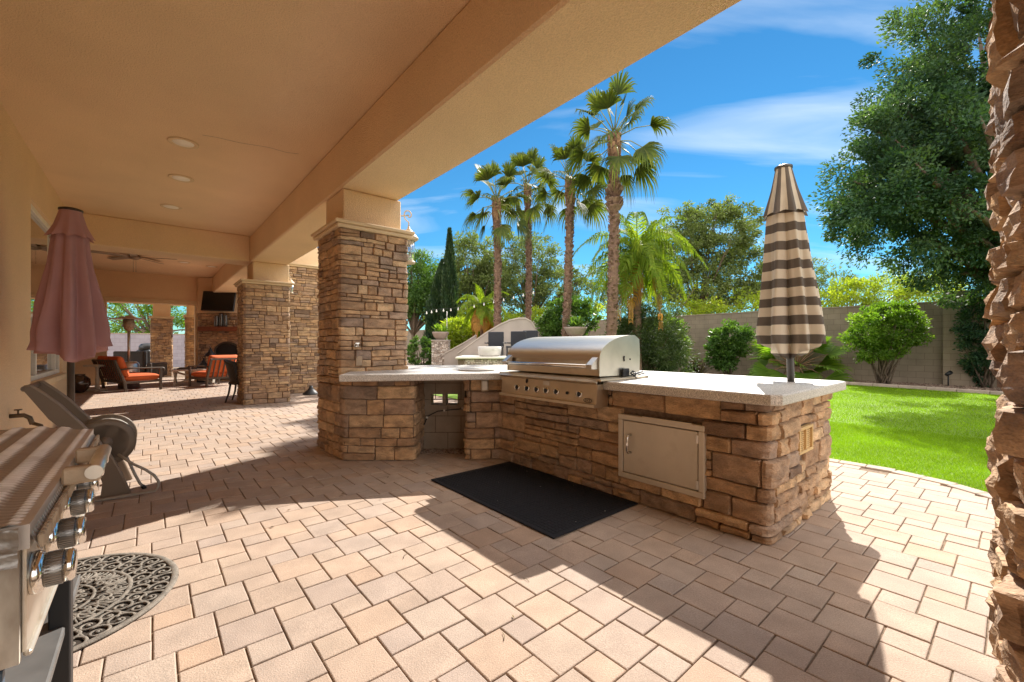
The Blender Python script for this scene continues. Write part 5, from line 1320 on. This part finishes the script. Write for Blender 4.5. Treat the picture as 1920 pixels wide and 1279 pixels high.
# shrubs
def shrub(nm, label, ells, base, n, ln, wd, mat, seed, stems=14, **kw):
    t = thing(nm, label, 'shrub', base); cc = crown(t, ells, n, ln, wd, mat, seed, name='foliage', **kw)
    rnd = random.Random(seed); mb = MB()
    for k in range(stems):
        e = Vector(cc[rnd.randrange(len(cc))]); b = Vector(base)+Vector((rnd.uniform(-.12, .12), rnd.uniform(-.12, .12), 0)); m = b.lerp(e, .5)+Vector((rnd.uniform(-.1, .1), rnd.uniform(-.1, .1), .15))
        mb.tube([b, b.lerp(m, .6), m, m.lerp(e, .6), e], [.022, .02, .016, .011, .005], 5)
    mb.build('stems', m_bark, t); return t
shrub('round_shrub', 'round bright green shrub on bare stems against the block wall', [((11.55, 13.3, 1.72), (1.12, .95, .72)), ((11.3, 13.2, 1.2), (.65, .6, .5)), ((11.9, 13.3, 2.2), (.75, .7, .4))], (11.5, 13.3, 0), 20000, .085, .04, lf_round, 51, 26, clump=.20, per=70, shell=.5)
shrub('leafy_shrub', 'dark leafy shrub left of the low fan palm', [((8.55, 16.8, 1.45), (.85, .7, .75)), ((8.2, 16.7, .8), (.6, .6, .6))], (8.5, 16.8, 0), 9000, .12, .06, lf_bush, 52, 14, clump=.22, per=60)
shrub('oleander', 'large dark narrow leaved shrub right behind the steel grill hood', [((5.1, 16, 1.5), (1.55, 1.1, 1.25)), ((4.3, 15.8, 1.6), (.8, .7, 1.0)), ((5.7, 15.6, .9), (.9, .8, .9))], (5.1, 16, 0), 26000, .15, .024, lf_dark, 53, 30, clump=.32, per=70)
shrub('citrus_shrub', 'glossy green citrus shrub above the planter bowl by the pool wall', [((2.5, 18.4, 2.4), (1.15, .8, .95)), ((1.7, 18.2, 2.0), (.6, .6, .7))], (2.5, 18.4, 0), 9000, .15, .075, lf_bush, 54, 14, clump=.28, per=50)
shrub('wall_shrub', 'dark green shrub at the right side of the block pillar', [((13.75, 12.5, 1.6), (.55, .55, 1.5))], (13.75, 12.5, 0), 9000, .09, .04, lf_ficus, 55, 12, clump=.2, per=60)
shrub('box_hedge', 'low clipped bush beside the pale stone pillar', [((-3.75, 18, .95), (.62, .6, .62))], (-3.75, 18, 0), 7000, .07, .045, lf_bush, 56, 8, clump=.10, per=50, shell=.8)
shrub('wall_shrub', 'bright fern like shrub between the stone pillar and the block wall', [((-2.3, 20, 1.7), (.9, .7, .8))], (-2.3, 20, 0), 6000, .22, .05, lf_light, 57, 10, clump=.3, per=40)
shrub('leafy_shrub', 'green shrub with bright tips between the oleander and the block wall', [((6.6, 18.4, 1.5), (1.0, .7, .9))], (6.6, 18.4, 0), 7000, .13, .05, lf_round, 58, 10, clump=.28, per=50)
t = thing('fountain_grass', 'dark purple fountain grass by the block wall, left of the leafy shrub', 'ornamental grass', (6.9, 16.2, 0)); cb = MB(); rnd = random.Random(9)
for i in range(420):
    a = rnd.uniform(0, 6.28); el = R(rnd.uniform(35, 88)); d = Vector((math.cos(a)*math.cos(el), math.sin(a)*math.cos(el), math.sin(el))); L_ = rnd.uniform(.7, 1.15); o = Vector((6.9+rnd.uniform(-.15, .15), 16.2+rnd.uniform(-.15, .15), 0))
    ribbon(cb, [o, o+d*L_*.5, o+d*L_*.8-ZD*L_*.06, o+d*L_-ZD*L_*.22], .010, d.cross(ZD).normalized(), rnd.random())
cb.build('blades', lf_purple, t)

# ---------------------------------------------------------------- garden walls
def block_mat(name, col, mortar):
    m = M(name, col, rough=.95, nvar=.10, nscale=3, bump=.4, bscale=90, fine=.08, fscale=120); nt = m.node_tree; N = nt.nodes; L = nt.links; b = N['Principled BSDF']
    tc = N.new('ShaderNodeTexCoord'); mp = N.new('ShaderNodeMapping'); mp.inputs['Rotation'].default_value = (R(90), 0, 0); L.new(tc.outputs['Object'], mp.inputs[0])
    sp_ = N.new('ShaderNodeSeparateXYZ'); L.new(tc.outputs['Object'], sp_.inputs[0]); cb_ = N.new('ShaderNodeCombineXYZ'); L.new(sp_.outputs[0], cb_.inputs[0]); L.new(sp_.outputs[2], cb_.inputs[1])
    br = N.new('ShaderNodeTexBrick'); br.inputs['Scale'].default_value = 1; br.inputs['Brick Width'].default_value = .4; br.inputs['Row Height'].default_value = .2; br.inputs['Mortar Size'].default_value = .006; br.inputs['Mortar Smooth'].default_value = .3
    br.inputs['Color1'].default_value = (1, 1, 1, 1); br.inputs['Color2'].default_value = (.90, .90, .90, 1); br.inputs['Mortar'].default_value = (*mortar, 1); L.new(cb_.outputs[0], br.inputs['Vector'])
    src = b.inputs['Base Color'].links[0].from_socket; mx = N.new('ShaderNodeMix'); mx.data_type = 'RGBA'; mx.blend_type = 'MULTIPLY'; mx.inputs[0].default_value = 1
    L.new(src, mx.inputs[6]); L.new(br.outputs['Color'], mx.inputs[7]); L.new(mx.outputs[2], b.inputs['Base Color']); return m
m_wall = block_mat('block_wall', (.32, .255, .19), (.62, .57, .53)); m_wall2 = block_mat('pillar_block', (.36, .285, .21), (.6, .55, .5))
AU_ = math.atan2(CU, -SU)
def block_wall(nm, label, u, v, ln, th, h, mat, ang=AU_, cap=True):
    t = thing(nm, label, 'wall' if nm != 'block_pillar' else 'pillar', (0, 0, 0)); t.rotation_euler = (0, 0, ang)
    mb = MB(); mb.box((0, 0, h/2), (ln, th, h)); mb.build('blocks', mat, t)
    mb = MB(); mb.box((0, 0, h+.025), (ln+.01, th+.03, .05), None, .008); mb.build('coping', m_cmu, t); t.location = uv(u, v, 0)
block_wall('garden_wall', 'long tan block wall along the back of the garden', 17, 19.2, 58, .2, 2.60, m_wall)
block_wall('block_pillar', 'tan block pillar rising a little above the garden wall', 1.18, 19.0, .74, .42, 2.86, m_wall2)
block_wall('side_wall', 'purplish block wall outside the far end of the patio', 31, -2, 30, .2, 1.85, block_mat('lilac_block', (.36, .325, .36), (.62, .57, .55)), AU_-math.pi/2)

# ---------------------------------------------------------------- pool side features
m_pstucco = M('pale_stucco', (.40, .345, .305), rough=.9, nvar=.08, nscale=3, bump=.4, bscale=60)
m_chip = M('ledger_chips', tones=[(.55, .48, .42), (.28, .22, .19), (.70, .64, .58), (.40, .30, .24)], rough=.85, nvar=.3, nscale=20, bump=.5, bscale=40)
def profile_wall(nm, label, pts, Y, th, zb):
    t = thing(nm, label, 'garden wall', ray(pts[0][0], Y, 0)); P_ = [(ray(px, Y).x, zat(py, Y)) for px, py in pts]
    # densify
    Q = []
    for a, b in zip(P_, P_[1:]):
        for k in range(4): Q.append((a[0]+(b[0]-a[0])*k/4, a[1]+(b[1]-a[1])*k/4))
    Q.append(P_[-1]); P_ = Q; lo = [(P_[0][0], zb)]; hi = [(P_[-1][0], zb)]; ring = lo+P_+hi; n = len(ring)
    V = [(x, Y, z) for x, z in ring]+[(x, Y+th, z) for x, z in ring]
    mb = MB(); mb.add(V, [tuple(range(n)), tuple(range(n, 2*n))[::-1]]+[(i, n+i, n+(i+1) % n, (i+1) % n) for i in range(n)]); mb.build('stucco_body', m_pstucco, t)
    mb = MB(); m = len(P_); V = [(x, Y-.03, z+.004) for x, z in P_]+[(x, Y+th+.03, z+.004) for x, z in P_]+[(x, Y-.03, z+.05) for x, z in P_]+[(x, Y+th+.03, z+.05) for x, z in P_]
    Fc = []
    for i in range(m-1): Fc += [(i, i+1, m+i+1, m+i), (2*m+i, 3*m+i, 3*m+i+1, 2*m+i+1), (i, 2*m+i, 2*m+i+1, i+1), (m+i, m+i+1, 3*m+i+1, 3*m+i)]
    Fc += [(0, m, 3*m, 2*m), (m-1, 3*m-1, 4*m-1, 2*m-1)]
    mb.add(V, Fc); mb.build('coping', m_trim if False else M('pale_coping', (.50, .44, .385), rough=.85, nvar=.08), t); return t
profile_wall('curved_wall', 'pale stucco wall sweeping up in a curve above the raised spa', [(858, 664), (880, 648), (910, 626), (935, 611), (955, 602), (972, 598), (985, 598), (996, 604), (1003, 615), (1008, 634)], 15.6, .55, 0)
profile_wall('curved_wall', 'small pale stucco hump behind the taller curved wall', [(985, 622), (1000, 604), (1014, 597), (1024, 597), (1036, 606), (1048, 622), (1060, 642)], 18.6, .6, 0)
profile_wall('ramp_wall', 'low sloping pale stucco wall rising left of the raised spa', [(833, 664), (850, 655), (872, 643), (892, 630)], 16.6, .35, 0)
t = thing('raised_spa', 'raised spa with a speckled stone face and white coping', 'spa', (-.9, 13.2, 0)); x0, x1 = ray(857, 13.2).x, ray(985, 13.2).x
mb = MB(); mb.box(((x0+x1)/2, 14.3, .415), (x1-x0-.06, 2.2, .83)); mb.build('core', m_mortar, t)
mb = MB(); stone_wall(mb, Path([(x0, 15.3), (x0, 13.2), (x1, 13.2), (x1, 15.3)], .3), 0, .82, 95, rows=(.04, .09), lens=(.07, .2), res=.05, depth=.02); mb.build('stone_face', m_chip, t)
mb = MB(); mb.box(((x0+x1)/2, 14.3, .865), (x1-x0+.1, 2.36, .07), None, .02); mb.build('coping', m_white, t)
mb = MB(); cx = ray(918, 13.75); mb.lathe([(.001, .905), (.30, .905), (.355, .96), (.372, 1.10), (.375, 1.21), (.33, 1.215), (.30, 1.16), (.001, 1.15)], (cx.x, 13.75, 0), 36)
mb.box((cx.x+.13, 13.375, 1.135), (.10, .03, .04), None, .006)
one(mb, 'fire_bowl', M('white_concrete', (.62, .60, .57), rough=.7, nvar=.05), 'round white fire bowl standing on the raised spa in front of a dark chair', 'fire bowl')
m_navy = M('navy_resin', (.018, .022, .032), rough=.45, nvar=.2, nscale=40)
def deck_chair(c, rz, label):
    t = thing('deck_chair', label, 'chair', (0, 0, 0), 'dark chairs by the raised spa'); t.rotation_euler = (0, 0, rz)
    mb = MB(); mb.box((0, .0, .30), (.55, .55, .06), None, .015); mb.build('seat', m_navy, t)
    mb = MB(); mb.box((0, .27, .56), (.54, .06, .52), None, .02); mb.build('backrest', m_navy, t)
    for s_ in (-1, 1):
        mb = MB(); mb.box((s_*.29, 0, .43), (.05, .56, .04), None, .01); mb.build('armrest', m_navy, t)
        for q in (-1, 1):
            mb = MB(); mb.box((s_*.24, q*.23, .135), (.04, .04, .27)); mb.build('leg', m_navy, t)
    t.location = c
deck_chair(ray(928, 14.6, .90), -.1, 'dark chair with upright back behind the white fire bowl')
deck_chair(ray(968, 14.0, .90), -.3, 'dark chair on the raised spa half hidden by the grill hood')
deck_chair(ray(992, 15.0, .96), -.2, 'dark chair whose back shows just above the grill hood')
# stone pillar with a planter bowl, second bowl on the right
m_bowl = M('bowl', (.36, .28, .235), rough=.8, nvar=.1)
def bowl(px, Y, zb, r, h, label, seed, lf):
    c = ray(px, Y, zb); t = thing('planter_bowl', label, 'planter', c, 'planter bowls by the pool')
    mb = MB(); mb.lathe([(.001, 0), (r*.45, 0), (r*.75, h*.35), (r*.95, h*.8), (r, h), (r*.9, h), (r*.85, h*.9), (.001, h*.88)], c, 28); mb.build('bowl', m_bowl, t)
    cb = MB(); rnd = random.Random(seed)
    for i in range(170):
        a = rnd.uniform(0, 6.28); el = R(rnd.uniform(25, 85)); d = Vector((math.cos(a)*math.cos(el), math.sin(a)*math.cos(el), math.sin(el))); L_ = rnd.uniform(.35, .75)*r*2; o = c+Vector((rnd.uniform(-.5, .5)*r, rnd.uniform(-.5, .5)*r, h*.9))
        ribbon(cb, [o, o+d*L_*.5, o+d*L_*.8-ZD*.03, o+d*L_-ZD*.1], .022, d.cross(ZD).normalized(), rnd.random())
    cb.build('plant', lf, t)
bowl(826, 17.0, 1.47, .34, .31, 'planter bowl with green grasses on the pale stone pillar', 1, lf_round)
bowl(1079, 15.6, 1.55, .42, .36, 'wider planter bowl on a plinth under the citrus shrub', 2, lf_bush)
t = thing('stone_pillar', 'short pillar of pale stone chips carrying a planter bowl', 'pillar', ray(827, 17.0, 0)); x = ray(827, 17).x; q = ccw([(x-.31, 16.7), (x+.31, 16.7), (x+.31, 17.3), (x-.31, 17.3)])
mb = MB(); mb.prism(q, 0, 1.40); mb.build('core', m_mortar, t); mb = MB(); stone_wall(mb, Path(q, .02, True), 0, 1.42, 97, rows=(.03, .07), lens=(.05, .14), res=.05, depth=.018); mb.build('stone_veneer', m_chip, t)
mb = MB(); mb.box((x, 17, 1.44), (.68, .68, .05), None, .01); mb.build('cap', m_pstucco, t)
c = ray(1079, 15.6, 0); mb = MB(); mb.box((c.x, 15.6, .75), (.62, .6, 1.5), None, .02); mb.box((c.x, 15.6, 1.52), (.72, .7, .05), None, .01)
one(mb, 'stucco_plinth', m_pstucco, 'pale stucco plinth under the wider planter bowl', 'plinth')
# string lights on a post
t = thing('string_lights', 'string of small white bulbs hanging across the planting from a thin post', 'string lights', ray(838, 18.5, 0))
pts = [ray(800, 18.5, zat(584, 18.5)), ray(820, 18.5, zat(580, 18.5)), ray(850, 18.5, zat(578, 18.5)), ray(880, 18.3, zat(574, 18.3)), ray(920, 18.0, zat(565, 18)), ray(960, 17.6, zat(556, 17.6)), ray(1000, 17.0, zat(546, 17))]
mb = MB(); mb.tube(pts, .008, 5); mb.build('wire', m_black, t)
bl = M('bulb', (.9, .88, .82), rough=.15, nvar=0)
for k in range(14):
    f = k/13*(len(pts)-1); i = min(len(pts)-2, int(f)); p = pts[i].lerp(pts[i+1], f-i); mb = MB(); mb.lathe([(.001, -.13), (.03, -.11), (.036, -.08), (.016, -.04), (.014, 0), (.001, 0)], p, 8); mb.build('bulb', bl, t)
mb = MB(); mb.tube([ray(838, 18.5, 0), ray(838, 18.5, zat(584, 18.5))], .016, 6); mb.build('post', m_steel, t)
# path spotlight
c = ray(1778, 12.9, 0); t = thing('spotlight', 'small black garden spotlight on a stake before the block pillar', 'spotlight', c)
mb = MB(); mb.tube([c, c+ZD*.34], .018, 8); mb.build('stake', m_black, t); d = (VD*.5+ZD*.35-UD*.4).normalized(); mb = MB(); mb.lathe([(.001, -.07), (.045, -.07), (.055, .02), (.06, .09), (.001, .07)], c+ZD*.40, 14, axis=d); mb.build('lamp_head', m_black, t)
# far hill
m_hill = M('hill', (.22, .19, .17), rough=1, nvar=.2, nscale=.02)
mb = MB(); mb.grid(lambda a, b: Vector((-100+700*a, 420+160*b, -1+(34+16*nz(a*5, 2, 1)+6*nz(a*17, 5, 2))*math.sin(math.pi*min(1, b+.02))*max(0, math.sin(math.pi*min(1, max(0, a*1.15-.1)))))), 90, 14); struct(mb, 'hill', m_hill)
